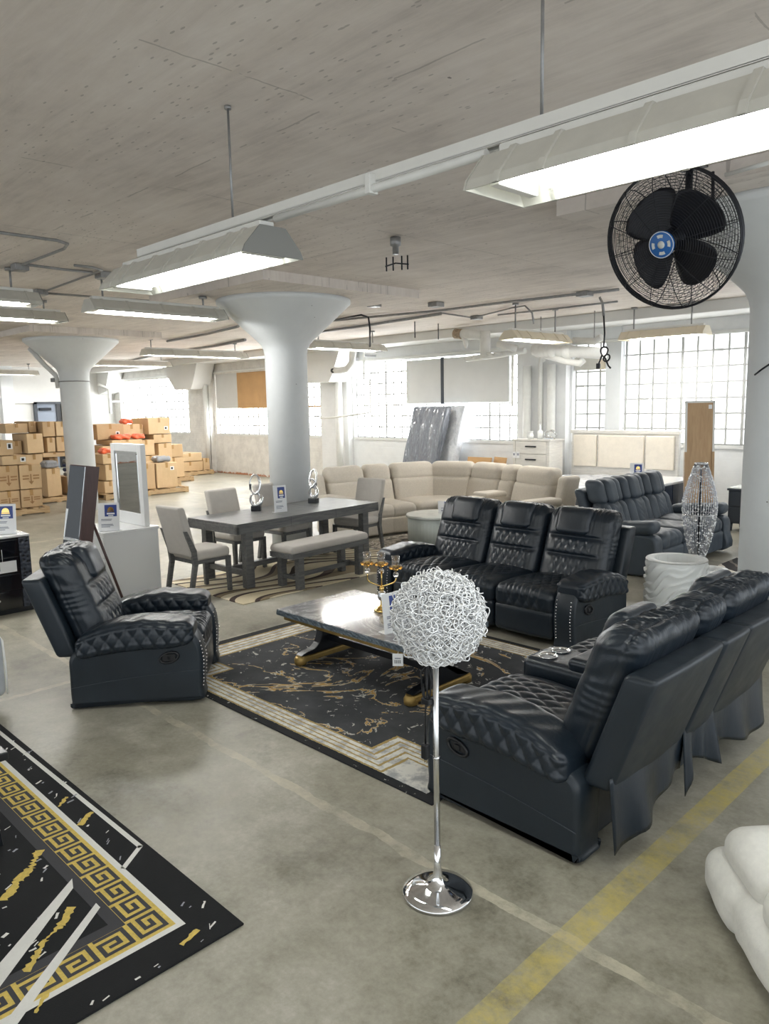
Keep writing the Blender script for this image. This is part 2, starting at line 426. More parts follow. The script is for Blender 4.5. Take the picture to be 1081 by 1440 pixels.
def ceiling_mat():
    n = NT('painted_concrete_ceiling')
    x, y, z = n.xyz()
    f = n.noise(.9, 7, .65); st = n.noise(1.0, 6, .7, n.scale(n.obj(), (1.2, 9, 1)), .5)
    c = n.ramp(n.math('ADD', n.math('MULTIPLY', f, .55), n.math('MULTIPLY', st, .45)), [(.32, lin(190, 181, 174)), (.5, lin(221, 212, 204)), (.7, lin(238, 231, 224))])
    # board seams
    def seam(q, per, off, w):
        return n.math('LESS_THAN', n.math('ABSOLUTE', n.math('SUBTRACT', n.math('FRACT', n.math('DIVIDE', n.math('ADD', n.math('ADD', q, off), n.math('MULTIPLY', n.noise(2.5, 4, .6), .06)), per)), .5)), w)
    sm = n.math('MULTIPLY', n.math('MAXIMUM', seam(x, 1.83, .3, .0028), seam(y, 2.44, .9, .0025)), n.math('GREATER_THAN', n.noise(2.2, 3, .6), .49))
    c = n.mix(n.math('MULTIPLY', sm, .4), c, lin(120, 112, 106))
    g = n.voro(3.2); sp = n.math('MULTIPLY', n.math('LESS_THAN', n.math('ADD', g, n.math('MULTIPLY', n.noise(26, 3, .6), .08)), .075), n.math('GREATER_THAN', n.noise(1.1, 2, .5), .5))
    c = n.mix(n.math('MULTIPLY', sp, .75), c, lin(92, 84, 80))
    g2 = n.voro(1.0, vec=n.scale(n.obj(), (9, 26, 1))); sp2 = n.math('MULTIPLY', n.math('LESS_THAN', g2, .16), n.math('GREATER_THAN', n.noise(.8, 3, .6), .50))
    c = n.mix(n.math('MULTIPLY', sp2, .5), c, lin(140, 132, 126))
    n.set(col=c, rough=.8); n.bump(n.math('ADD', st, n.math('MULTIPLY', sm, -.6)), .45, .02); return n.m
MAT['ceiling'] = ceiling_mat()
def floor_mat():
    n = NT('worn_concrete_floor')
    x, y, z = n.xyz()
    f = n.noise(.7, 8, .68, None, .4); g = n.noise(5, 7, .7); k = n.noise(38, 4, .7)
    v = n.math('ADD', n.math('MULTIPLY', f, .5), n.math('ADD', n.math('MULTIPLY', g, .35), n.math('MULTIPLY', k, .15)))
    c = n.ramp(v, [(.36, lin(104, 100, 87)), (.46, lin(148, 144, 129)), (.55, lin(170, 166, 152)), (.68, lin(202, 198, 187))])
    # dark smudges
    dk = n.ramp(n.noise(1.7, 7, .72), [(.56, 0.0), (.68, 1.0)])
    c = n.mix(n.math('MULTIPLY', dk, .45), c, lin(104, 100, 88))
    # saw joints with pale filler
    wob = n.math('MULTIPLY', n.math('SUBTRACT', n.noise(3, 4, .6), .5), .10)
    def joint(q, at, w):
        d = n.math('ABSOLUTE', n.math('SUBTRACT', n.math('ADD', q, wob), at)); return n.math('LESS_THAN', d, w)
    j = n.math('MAXIMUM', n.math('MAXIMUM', joint(y, 2.33, .028), joint(x, -5.62, .028)), n.math('MAXIMUM', joint(y, 9.6, .04), joint(x, -12.2, .05)))
    j = n.math('MULTIPLY', j, n.ramp(n.noise(4.5, 6, .75), [(.36, .0), (.62, .75)]))
    c = n.mix(j, c, lin(206, 199, 178))
    # worn yellow lane line along y at x=-1.39
    ly = n.math('LESS_THAN', n.math('ABSOLUTE', n.math('SUBTRACT', n.math('ADD', x, n.math('MULTIPLY', wob, .12)), -1.39)), .062)
    wear = n.ramp(n.math('ADD', n.math('MULTIPLY', n.noise(9, 7, .8), .6), n.math('MULTIPLY', n.noise(1.6, 3, .6), .4)), [(.42, .12), (.60, .8)])
    c = n.mix(n.math('MULTIPLY', ly, wear), c, lin(205, 188, 104))
    # white scrapes
    sc = n.math('MULTIPLY', n.math('LESS_THAN', n.math('ADD', n.voro(2.1), n.math('MULTIPLY', n.noise(30, 3, .6), .07)), .07), n.math('GREATER_THAN', g, .52))
    c = n.mix(n.math('MULTIPLY', sc, .8), c, lin(222, 218, 206))
    n.set(col=c, rough=n.ramp(g, [(.3, .3), (.7, .52)]), spec=.4); n.bump(n.math('ADD', g, n.math('MULTIPLY', k, .3)), .12, .006); return n.m
MAT['floor'] = floor_mat()
ZC = 3.56; ZP = 3.45; YW = 13.1; XL = -27.6
# ------------------------------------------------------------------ the setting
struct(MB().box(XL-.4, -9.0, -.1, 2.6, YW+.5, 0).build('floor', MAT['floor']))
struct(MB().box(XL-.4, -9.0, ZC, 2.6, YW+.5, ZC+.04).build('ceiling', MAT['ceiling']))
# window wall along y = YW with its openings
openings = [(-27.1, -22.0, 1.23, 3.06), (-20.62, -15.42, 1.23, 3.06), (-14.25, -9.25, 1.23, 3.08), (-7.95, -3.2, 1.25, 3.12)]
def wall_holes(b, a0, a1, holes, y0, y1, ztop):
    xs = a0
    for h0, h1, z0, z1 in holes:
        b.box(xs, y0, 0, h0, y1, ztop); b.box(h0, y0, 0, h1, y1, z0); b.box(h0, y0, z1, h1, y1, ztop); xs = h1
    b.box(xs, y0, 0, a1, y1, ztop)
b = MB(); wall_holes(b, XL-.3, -14.9, openings[:2], YW, YW+.35, ZC); struct(b.build('wall_back', MAT['brick']))
b = MB(); wall_holes(b, -14.9, 2.3, openings[2:], YW, YW+.35, ZC); struct(b.build('wall_back_block', MAT['block']))
for i, (x0, x1, z0, z1) in enumerate(openings):
    w = struct(MB().box(x0, YW+.13, z0, x1, YW+.22, z1).build('window_%d' % (i+1), MAT['glass_block' if i < 3 else 'glass_block_dim']))
    g = MB(); p = .262
    n = int(round((x1-x0)/p)); k = int(round((z1-z0)/p))
    for a in range(n+1):
        x = x0+(x1-x0)*a/n; t = (.016 if a % 4 else .026) if i < 3 else (.017 if a % 4 else .024)
        g.box(x-t, YW+.115, z0, x+t, YW+.135, z1)
    for c in range(k+1):
        z = z0+(z1-z0)*c/k; g.box(x0, YW+.112, z-.015, x1, YW+.137, z+.015)
    for a in range(n):
        for c in range(1, k):
            if (a*7+c*3) % 4 == 0 and (a % 5 == 0 or i < 3):
                x = x0+(x1-x0)*(a+.05)/n; z = z0+(z1-z0)*c/k
                g.box(x, YW+.10, z-.022, x+.16, YW+.137, z+.022)
    g.build('window_grid', MAT['mortar'], w)
    s = MB().box(x0, YW-.03, z0-.06, x1, YW+.14, z0); s.build('window_sill', MAT['beam'], w)
    if i == 1:
        o = MB().box(-20.6, YW+.02, 2.02, -19.44, YW+.06, 3.06).build('cover_panel', MAT['board_white'], w); o['label'] = 'white panel over the upper half of the window'
        bb = MB(); bb.box(-19.44, YW+.02, 2.02, -17.7, YW+.05, 3.06); bb.box(-18.9, YW+.015, 2.04, -18.3, YW+.021, 2.42); bb.box(-17.7, YW+.02, 2.02, -15.5, YW+.05, 2.05)
        o = bb.build('cardboard_cover', MAT['cardboard_flat'], w); o['label'] = 'brown cardboard taped over the upper half of the window'
    if i == 2:
        for a0, a1 in ((-12.43, -11.33), (-11.27, -9.46)):
            o = MB().box(a0, YW+.02, 2.04, a1, YW+.07, 3.05, b=.02).build('cover_panel', MAT['board_white'], w); o['label'] = 'white panel over the upper part of the window'
        MB().box(-11.34, YW+.01, 2.03, -11.26, YW+.05, 3.06).build('panel_gap', MAT['charcoal'], w)
        MB().box(-9.40, YW+.0, 1.95, -9.34, YW+.08, 3.06).build('window_post', MAT['white_enamel'], w)
    if i == 3:
        MB().box(-7.24, YW-.02, z0, -6.93, YW+.12, ZC).build('window_post', MAT['pillar'], w)
        o = MB().box(-7.93, YW+.03, 2.62, -7.42, YW+.1, 2.86).build('cover_panel', MAT['hood'], w); o['label'] = 'grey infill panel in the upper left blocks'
        MB().box(-7.42, YW+.03, 2.62, -7.25, YW+.1, 2.86).build('infill_block', MAT['cream_enamel'], w)
# lintel band
struct(MB().box(XL, YW-.06, 3.10, 2.3, YW, 3.16, b=.01).build('trim_1', MAT['beam']))
# far left wall with its door
b = MB()
b.box(XL-.3, -9.0, 0, XL, 9.4, ZC); b.box(XL-.3, 11.2, 0, XL, YW+.3, ZC); b.box(XL-.3, 9.4, 2.32, XL, 11.2, ZC)
struct(b.build('wall_left', MAT['beam']))
b = MB().box(XL-.12, -9.0, 0, XL+.05, 9.0, 2.45); struct(b.build('wall_left_brick', MAT['brick']))
d = struct(MB().box(XL-.2, 10.2, 0, XL-.12, 11.2, 2.3).build('door_1', simple('grey_blue_steel_door', lin(150, 160, 176), .5)))
MB().box(XL-.14, 10.15, 0, XL+.02, 10.25, 2.36, 0).box(XL-.14, 11.15, 0, XL+.02, 11.25, 2.36).box(XL-.14, 10.15, 2.28, XL+.02, 11.25, 2.36).build('door_frame', MAT['charcoal'], d)
MB().box(XL-.12, 10.35, 2.05, XL-.02, 10.75, 2.15).build('door_closer', MAT['dark_metal'], d)
MB().box(XL-.12, 10.95, 0, XL-.08, 11.15, 2.28).build('door_edge', MAT['black_wood'], d)
struct(MB().box(XL-.3, 9.4, 0, XL-.1, 10.2, 2.32).build('wall_left_infill', MAT['beam']))
struct(MB().box(XL, -9.0, 2.5, XL+.25, 9.0, 2.7).build('trim_2', MAT['beam']))
struct(MB().box(XL, 9.0, 0, XL+.35, 9.4, ZC).build('trim_3', MAT['pillar']))
# perimeter drop beam along the window wall
struct(MB().box(XL, 12.2, 3.38, 2.3, YW, ZC, b=.015).build('trim_4', MAT['beam']))
# pilasters with splayed brackets on the window wall
for i, (x0, x1) in enumerate(((-22.0, -20.75), (-15.35, -14.3), (-9.1, -8.0))):
    struct(MB().box(x0, YW-.16, 0, x1, YW, ZC).build('wall_back_pilaster', MAT['block' if i else 'brick']))
for xc, in ((-21.35,), (-14.85,)):
    q = [(xc-1.25, ZC-.12), (xc+.95, ZC-.12), (xc+.62, 2.78), (xc+.5, 2.62), (xc-.45, 2.62), (xc-.62, 2.78)]
    struct(MB().prism(q, YW-.72, YW-.1, 'y').box(xc-1.32, YW-.8, ZC-.14, xc+1.1, YW-.05, ZC).build('wall_back_bracket', MAT['beam']))
q = [(-28.0, ZC-.12), (-26.6, ZC-.12), (-27.0, 2.7), (-27.55, 2.6)]
struct(MB().prism(q, YW-.6, YW-.05, 'y').build('wall_back_bracket', MAT['beam']))
# mushroom columns with their drop panels
for i, (x, y) in enumerate(((-2.03, 6.5), (-8.37, 6.46), (-15.4, 6.5))):
    r = .285
    prof = [(r, 0), (r, 2.72), (r+.012, 2.80), (r+.045, 2.87), (r+.10, 2.93), (.88, 3.385), (.90, 3.40), (.90, ZP)]
    p = struct(MB().lathe(prof, 48, (x, y, 0)).build('pillar', MAT['pillar']))
    struct(MB().box(x-1.3, y-1.28, ZP, x+1.3, y+1.28, ZC).build('ceiling_drop_panel', MAT['ceiling']))
    if i == 2:
        th = np.linspace(0, 2*PI, 33)[:-1]
        MB().tube(np.stack([x+(r+.008)*np.cos(th), y+(r+.008)*np.sin(th), np.full(32, 2.62)], 1), .012, 6, closed=True).build('strap_band', MAT['galv'], p)
        MB().tube([(x-.62, y-.6, 3.3), (x-.42, y-.42, 2.98), (x-.26, y-.26, 2.75), (x-.24, y-.24, 2.5)], .05, 8).build('cable_sleeve', MAT['pipe_white'], p)
        MB().box(x-.36, y-.34, 2.62, x-.24, y-.22, 2.70, b=.01).build('valve', MAT['galv'], p)
# ------------------------------------------------------------------ fluorescent fixtures
def hood(name, label, loc, rz, L, tube='tube', lamp=10.0, mat='hood', ribs=4, group='fluorescent fixtures', drop=.12):
    """local x = length (0..L), centred on y, z=0 at the reflector lip"""
    t = thing(name, label, 'ceiling light', loc, rz, group)
    o = [(-.18, 0), (-.165, .035), (-.075, .135), (.075, .135), (.165, .035), (.18, 0)]
    inn = [(.172, 0), (.155, .03), (.07, .125), (-.07, .125), (-.155, .03), (-.172, 0)]
    b = MB()
    def seg(x0, x1):
        b.prism(o+inn, x0, x1, 'x')
    gaps = [0, .13, .145, L-.145, L-.13, L]
    seg(0, L)
    for x in [.13]+[L*i/ribs for i in range(1, ribs)]+[L-.13]:
        b.prism([(-.19, 0), (-.172, .04), (-.08, .142), (.08, .142), (.172, .04), (.19, 0)]+inn, x-.012, x+.012, 'x')
    b.build('reflector', MAT[mat], t)
    MB().box(.04, -.045, .135, L-.04, .045, .172, b=.008).build('ballast_channel', MAT['white_enamel'], t)
    for y in (-.075, .075):
        MB().tube([(.15, y, .045), (L-.15, y, .045)], .026, 10).build('tube', MAT[tube], t)
    for x in (.08, L-.08):
        MB().box(x-.02, -.12, .01, x+.02, .12, .08, b=.006).build('lamp_holder', MAT['white_enamel'], t)
    for x, s in ((0, 1), (L, -1)):
        MB().prism([(y*1.02, z*1.02-.001) for y, z in o], x-s*.008, x-s*.001, 'x').build('end_cap', MAT['cap_shade' if s < 0 and mat == 'hood' else mat], t)
    return t
Yst = 2.33
# strut with conduit, hung on two rods
t = thing('ceiling_strut', 'long white steel strut hung on rods and carrying the two nearest light fixtures', 'strut', (0, Yst, 0))
bb = MB()
bb.box(-4.4, -.03, 3.0, .6, .03, 3.005); bb.box(-4.4, -.034, 2.96, .6, -.028, 3.005); bb.box(-4.4, .028, 2.96, .6, .034, 3.005); bb.box(-4.4, -.034, 2.957, .6, -.018, 2.962); bb.box(-4.4, .018, 2.957, .6, .034, 2.962)
bb.build('channel', MAT['white_enamel'], t)
for x in (-3.42, -1.55, -.2):
    rb = MB().tube([(x, 0, 3.0), (x, 0, ZC-.003)], .006, 8).build('hanger_rod', MAT['galv'], t)
    MB().lathe([(.018, 0), (.018, .015)], 10, (x, 0, ZC-.018)).build('flange', MAT['galv'], rb)
MB().tube([(-3.0, -.045, 2.93), (-1.75, -.045, 2.93)], .017, 10).build('conduit', MAT['pipe_white'], t)
MB().box(-2.36, -.07, 2.91, -2.33, -.02, 2.99, b=.004).build('conduit_clip', MAT['pipe_white'], t)
hood('light_fixture', 'lit white trough light nearest the camera, above the black fan', (-1.74, Yst, 2.78), 0, 1.85, ribs=6)
hood('light_fixture', 'lit white trough light on the far end of the same hanging strut', (-4.62, Yst, 2.78), 0, 1.53, ribs=6)
for o_ in [q for q in COL.objects if q.name.startswith('light_fixture') and q.type == 'EMPTY']:
    for q in (.3, 1.2): MB().box(q, -.03, .170, q+.12, .03, .1765).build('mounting_bracket', MAT['galv'], o_)
def rodlight(label, loc, rz, L, tube='tube_dim', ribs=4, mat='hood', ztop=ZC, stem=.012, zend=None):
    t = hood('light_fixture', label, loc, rz, L, tube, mat=mat, ribs=ribs)
    for x in (.18, L-.25):
        if x > 1 and zend: ztop = zend
        s = MB().tube([(x, 0, .165), (x, 0, ztop-loc[2]-.003)], stem, 8).build('stem', MAT['galv'], t)
        MB().lathe([(.05, 0), (.05, .03)], 12, (x, 0, ztop-loc[2]-.034)).build('junction_box', MAT['galv'], s)
    return t
rodlight('lit trough light hung just left of the middle column', (-8.6, 3.85, 3.16), PI/2, 1.75, zend=ZP)
rodlight('lit trough light at the left picture edge, nearer of the two', (-8.65, 1.55, 3.18), PI/2, 1.75)
rodlight('lit trough light at the left picture edge, farther of the two', (-10.9, 2.75, 3.27), PI/2, 1.75)
rodlight('cream trough light hung beside the white pipes near the back wall', (-7.05, 9.75, 3.0), PI/2, 1.55, mat='cream_enamel')
rodlight('cream trough light hung in front of the tall glass block window, below the fan', (-6.35, 12.05, 3.03), 0, 1.4, mat='cream_enamel')
rodlight('distant trough light behind the right shoulder of the middle column', (-11.5, 9.5, 3.14), PI/2, 1.9)
rodlight('distant trough light between the two columns, nearer one', (-15.5, 8.1, 3.2), PI/2, 2.6)
rodlight('distant trough light between the two columns, farther one', (-19.6, 8.8, 3.2), PI/2, 2.2)
rodlight('distant trough light above the far left brick wall', (-25.6, 7.7, 3.2), PI/2, 1.9)
# ------------------------------------------------------------------ ceiling services
def pipe(name, label, cat, pts, r, mat, group=None, n=8):
    return tag(MB().tube(pts, r, n).build(name, MAT[mat]), label, cat, group)
def cz(x, y, z=3.525): return tuple(at_z(x, y, z))
pipe('conduit', 'thin steel conduit bending across the ceiling above the left light fixtures', 'conduit', [cz(-30, 323), cz(0, 327), cz(80, 338), cz(95, 343), cz(90, 350), cz(32, 372)], .014, 'galv')
pipe('conduit', 'thin steel conduit running from the left junction box toward the middle light', 'conduit', [cz(36, 372), cz(90, 379), cz(130, 383)], .014, 'galv')
pipe('conduit', 'thin steel conduit with a loose wire beside the big hanging strut', 'conduit', [cz(104, 373), cz(130, 376), cz(143, 380), cz(128, 386), cz(62, 410)], .013, 'galv')
pipe('conduit', 'thin steel conduit across the ceiling behind the left trough lights', 'conduit', [cz(60, 412), cz(140, 418), cz(330, 432)], .014, 'galv')
t = pipe('conduit', 'long twin conduit on the ceiling right of the middle column', 'conduit', [cz(455, 452), cz(615, 437), cz(720, 424), cz(870, 407)], .02, 'galv')
pipe('conduit', 'long lower conduit on the ceiling right of the middle column', 'conduit', [cz(440, 468), cz(520, 457), cz(620, 441)], .026, 'galv')
pipe('conduit', 'thin conduit feeding the cream light by the white pipes', 'conduit', [cz(620, 440), cz(665, 447), cz(720, 433), cz(738, 430), cz(748, 440, 3.4), cz(750, 455, 3.25)], .014, 'galv')
pipe('conduit', 'conduit along the ceiling between the two cream lights', 'conduit', [cz(700, 443), cz(790, 433), cz(868, 424)], .016, 'galv')
pipe('conduit', 'dark conduit bent down in front of the bracket right of the middle column', 'conduit', [cz(470, 450), cz(508, 443), cz(518, 446, 3.48), cz(520, 462, 3.3), cz(520, 487, 3.05)], .016, 'dark_metal')
pipe('conduit', 'far conduit crossing the ceiling between the two columns', 'conduit', [cz(150, 515), cz(225, 498), cz(300, 487), cz(345, 478)], .03, 'galv')
pipe('conduit', 'far conduit along the ceiling left of the middle column', 'conduit', [cz(235, 480), cz(290, 470), cz(335, 459)], .025, 'galv')
for lab, (x, y), s in (('small grey junction box on the ceiling above the left picture edge lights', (28, 377), .07), ('small grey junction box on the ceiling behind the big strut', (147, 388), .08),
                       ('small square box on the ceiling right of the middle column', (526, 429), .08), ('twin junction box where the two long conduits meet', (613, 429), .09),
                       ('junction box on the conduit nearest the fan', (822, 414), .09), ('junction box on the conduit left of the pipe end', (670, 447), .08), ('small box on the conduit above the left lights', (57, 412), .07)):
    p = at_z(x, y, 3.52); o = MB().box(-s, -s, -.03, s, s, .04, b=.008).build('junction_box', MAT['galv'], None, tuple(p)); tag(o, lab, 'junction box')
p = at_z(556, 342, 3.50)
b = MB().lathe([(.03, -.10), (.03, -.03), (.05, -.02), (.05, .05)], 12); tag(b.build('sprinkler_head', MAT['galv'], None, tuple(p)), 'small sprinkler head under the ceiling in the middle', 'sprinkler')
p = at_z(558, 369, 3.50); b = MB()
for dx in (-.11, -.04, .05, .11): b.tube([(dx, dx*.4, -.08), (dx, dx*.4, .06)], .008, 6)
b.tube([(-.12, -.05, -.03), (0, -.02, -.01), (.12, .05, -.03)], .008, 6)
tag(b.build('ceiling_anchor', MAT['dark_metal'], None, tuple(p)), 'cluster of leftover threaded anchors below the sprinkler head', 'anchor')
for lab, (x, y) in (('rusty cut rod hanging from the ceiling, left of the pair near the pipes', (583, 452)), ('rusty cut rod hanging from the ceiling, right of the pair near the pipes', (616, 455))):
    p = at_z(x, y, ZC); tag(MB().tube([(0, 0, -.30), (0, 0, 0)], .01, 6).build('cut_rod', MAT['dark_metal'], None, tuple(p)), lab, 'rod')
# big horizontal pipes near the window wall
def wy(x, y, Y=11.9): return tuple(at_y(x, y, Y))
t = thing('heating_pipe', 'white painted pipe run with a rusty open end near the ceiling', 'pipe')
MB().tube([wy(641, 469), wy(660, 470), wy(681, 472)], .09, 12).build('pipe_length', MAT['pipe_white'], t)
MB().tube([wy(640, 469), wy(650, 470)], .10, 12).build('rusty_end', MAT['rust'], t)
p = wy(644, 478); MB().tube([wy(652, 474), wy(655, 484), wy(655, 490)], [.06, .045, .02], 8).build('torn_insulation', MAT['pipe_white'], t)
MB().tube([wy(639.6, 469.1), wy(640.4, 469)], .075, 12).build('dark_mouth_disc', MAT['black_ink'], t)  # black disc paints the dark inside of the pipe end
MB().tube([wy(682, 466), wy(682, 504)], .10, 12).build('pipe_drop', MAT['pipe_white'], t)
MB().tube([wy(655, 505), wy(690, 501), wy(738, 493)], .055, 10).build('lower_pipe', MAT['pipe_white'], t)
for x in (661, 670, 690, 700, 712, 724): MB().lathe([(.085, -.03), (.085, .03)], 12, wy(x, 504-(x-655)*.14), T=None).build('coupling', MAT['pipe_white'], t)
t = thing('steam_pipe', 'thick white insulated pipe running under the cream light toward the tall window', 'pipe')
MB().tube([wy(700, 484, 11.6), wy(716, 488, 11.6), wy(726, 490, 11.7)], .06, 10).build('elbow', MAT['pipe_white'], t)
MB().tube([wy(750, 492), wy(800, 494), wy(850, 497)], .10, 12).build('pipe_length', MAT['pipe_white'], t)
MB().tube([wy(806, 479), wy(836, 480), wy(846, 474)], .06, 10).build('upper_pipe', MAT['pipe_white'], t)
MB().tube([wy(768, 500), wy(800, 509), wy(815, 511), wy(820, 506)], .06, 10).build('branch', MAT['pipe_white'], t)
for x in (757, 764, 771, 778, 798): MB().sphere(wy(x, 492+(x-750)*.05), .13, 12, 8).build('pipe_collar', MAT['pipe_white'], t)
for x in (760, 835):
    p = at_y(x, 490, 11.9); MB().tube([(p[0], p[1], p[2]), (p[0], p[1], ZC-.003)], .008, 6).build('hanger_rod', MAT['galv'], t)
# vertical pipes in front of the pilaster
for lab, x, r, z1 in (('white vertical pipe on the pilaster behind the pale chest, leftmost of three', 741, .085, 2.75), ('white vertical pipe with a looped top on the pilaster, middle of three', 760, .05, 2.78), ('white vertical pipe on the pilaster behind the pale chest, rightmost of three', 775, .085, 2.75)):
    p = at_y(x, 560, 12.82); pts = [(p[0], p[1], .02), (p[0], p[1], z1)]
    if r < .06: pts += [(p[0]+.03, p[1]-.02, z1+.1), (p[0]+.09, p[1]-.06, z1+.06)]
    pipe('riser_pipe', lab, 'pipe', pts, r, 'pipe_white', 'riser pipes on the pilaster', 14)
pipe('riser_pipe', 'white vertical pipe on the bracketed pilaster right of the middle column', 'pipe', [(at_y(476, 560, 12.75)[0], 12.75, .02), (at_y(476, 560, 12.75)[0], 12.75, 2.7)], .09, 'pipe_white')
t = thing('drain_pipe', 'white hooked pipe with an open mouth beside the bracket', 'pipe')
MB().tube([wy(496, 490, 12.2), wy(495, 510, 12.2), wy(488, 519, 12.2), wy(478, 521, 12.2), wy(468, 521, 12.2)], .08, 12).build('pipe_length', MAT['pipe_white'], t)
MB().box(wy(495, 505, 12.2)[0]-.03, 12.2, wy(495, 505, 12.2)[2]-.04, wy(495, 505, 12.2)[0]+.03, 12.38, wy(495, 505, 12.2)[2]+.04).build('pipe_mount', MAT['galv'], t)
MB().tube([wy(468.6, 521.2, 12.16), wy(467.4, 521.2, 12.12)], .055, 12).build('dark_mouth_disc', MAT['black_ink'], t)  # black disc on the closed tube stands for its dark bore
t = pipe('gas_pipe', 'thin white pipe dropping past the window and turning left across the pilaster', 'pipe', [wy(511, 485, 12.55), wy(512, 532, 12.55), wy(520, 534, 12.55), wy(521, 580, 12.55), wy(500, 583, 12.55), wy(470, 587, 12.55), wy(450, 588, 12.55)], .025, 'pipe_white')
pipe('riser_pipe', 'white vertical pipe on the far bracketed pilaster behind the boxes', 'pipe', [(at_y(291, 600, 12.85)[0], 12.85, .02), (at_y(291, 600, 12.85)[0], 12.85, 2.75)], .08, 'pipe_white')
p = wy(511, 500, 12.55); MB().box(p[0]-.02, p[1], p[2]-.03, p[0]+.02, p[1]+.4, p[2]+.03).build('pipe_mount', MAT['galv'], t)
t = pipe('riser_pipe', 'white vertical pipe left of the farthest window', 'pipe', [(-26.9, 12.6, 1.9), (-26.9, 12.6, 2.8), (-26.9, 12.2, 2.95)], .06, 'pipe_white')
MB().box(-26.92, 12.6, 2.3, -26.88, 13.1, 2.36).build('pipe_mount', MAT['galv'], t)
# hanging power cord near the tall window
p0 = at_z(843, 420, 3.5); Yc = p0[1]
t = thing('power_cord', 'coiled black power cord hanging from a white conduit before the tall window', 'cord', (p0[0], p0[1], 0))
MB().tube([(0, 0, 3.52), (.05, .0, 3.42), (.07, 0, 3.25)], .02, 8).build('conduit_drop', MAT['galv'], t)
MB().tube([(.07, 0, 3.25), (.09, 0, 3.0), (.08, 0, 2.80)], .012, 6).build('cord', MAT['dark_metal'], t)
th = np.linspace(0, 2*PI, 20)
MB().tube(np.stack([.09+.055*np.cos(th), .02*np.sin(2*th), 2.74+.07*np.sin(th)], 1), .012, 6).tube(np.stack([.13+.05*np.cos(th), .02*np.sin(th), 2.65+.05*np.sin(th)], 1), .012, 6).tube([(.06, 0, 2.70), (.01, .01, 2.60), (.0, 0, 2.55)], .013, 6).tube([(.1, 0, 2.66), (.16, 0, 2.54), (.2, 0, 2.50)], .013, 6).build('coil', MAT['dark_metal'], t)
MB().box(-.03, -.02, 2.50, .03, .02, 2.58, b=.01).build('plug', MAT['black_plastic'], t)
# loose cable on the right column
pipe('cable', 'thin grey cable running down the near column beside the fan', 'cable', [tuple(at_y(1044, 246, 5.6)), tuple(at_y(1046, 262, 5.7)), tuple(at_y(1075, 283, 6.05)), tuple(at_y(1079, 340, 6.2)), tuple(at_y(1081, 370, 6.2))], .012, 'galv')
pipe('cable', 'thin black cable loop hanging from the near column', 'cable', [tuple(at_y(1061, 527, 6.2)), tuple(at_y(1070, 520, 6.15)), tuple(at_y(1082, 512, 6.2))], .007, 'dark_metal')
pipe('conduit', 'conduit with a junction box on the drop panel above the fan', 'conduit', [tuple(at_z(1020, 246, 3.437)), tuple(at_z(1090, 226, 3.437))], .014, 'pipe_white')
# ------------------------------------------------------------------ quilting height functions
def diamonds(a, b, pa, pb, amp):
    u = a/pa+b/pb; v = a/pa-b/pb
    return amp*(np.abs(np.sin(PI*u))**.45*np.abs(np.sin(PI*v))**.45-.6)
def channels(a, pa, amp): return amp*(np.abs(np.sin(PI*a/pa))**.45-.6)
def chevrons(a, b, pa, amp): return amp*(np.abs(np.sin(PI*(b+np.abs(a)*.8)/pa))**.4-.6)
def gauss(x, c, w): return np.exp(-((x-c)/w)**2)
def win(x, a, b, s=.02): return 1/(1+np.exp(-(x-a)/s))/(1+np.exp((x-b)/s))
def lean(z0, k, k2=0.0):
    def f(P):
        P = P.copy(); dz = np.clip(P[:, 2]-z0, 0, None); P[:, 1] += dz*k+dz*dz*k2; return P
    return f
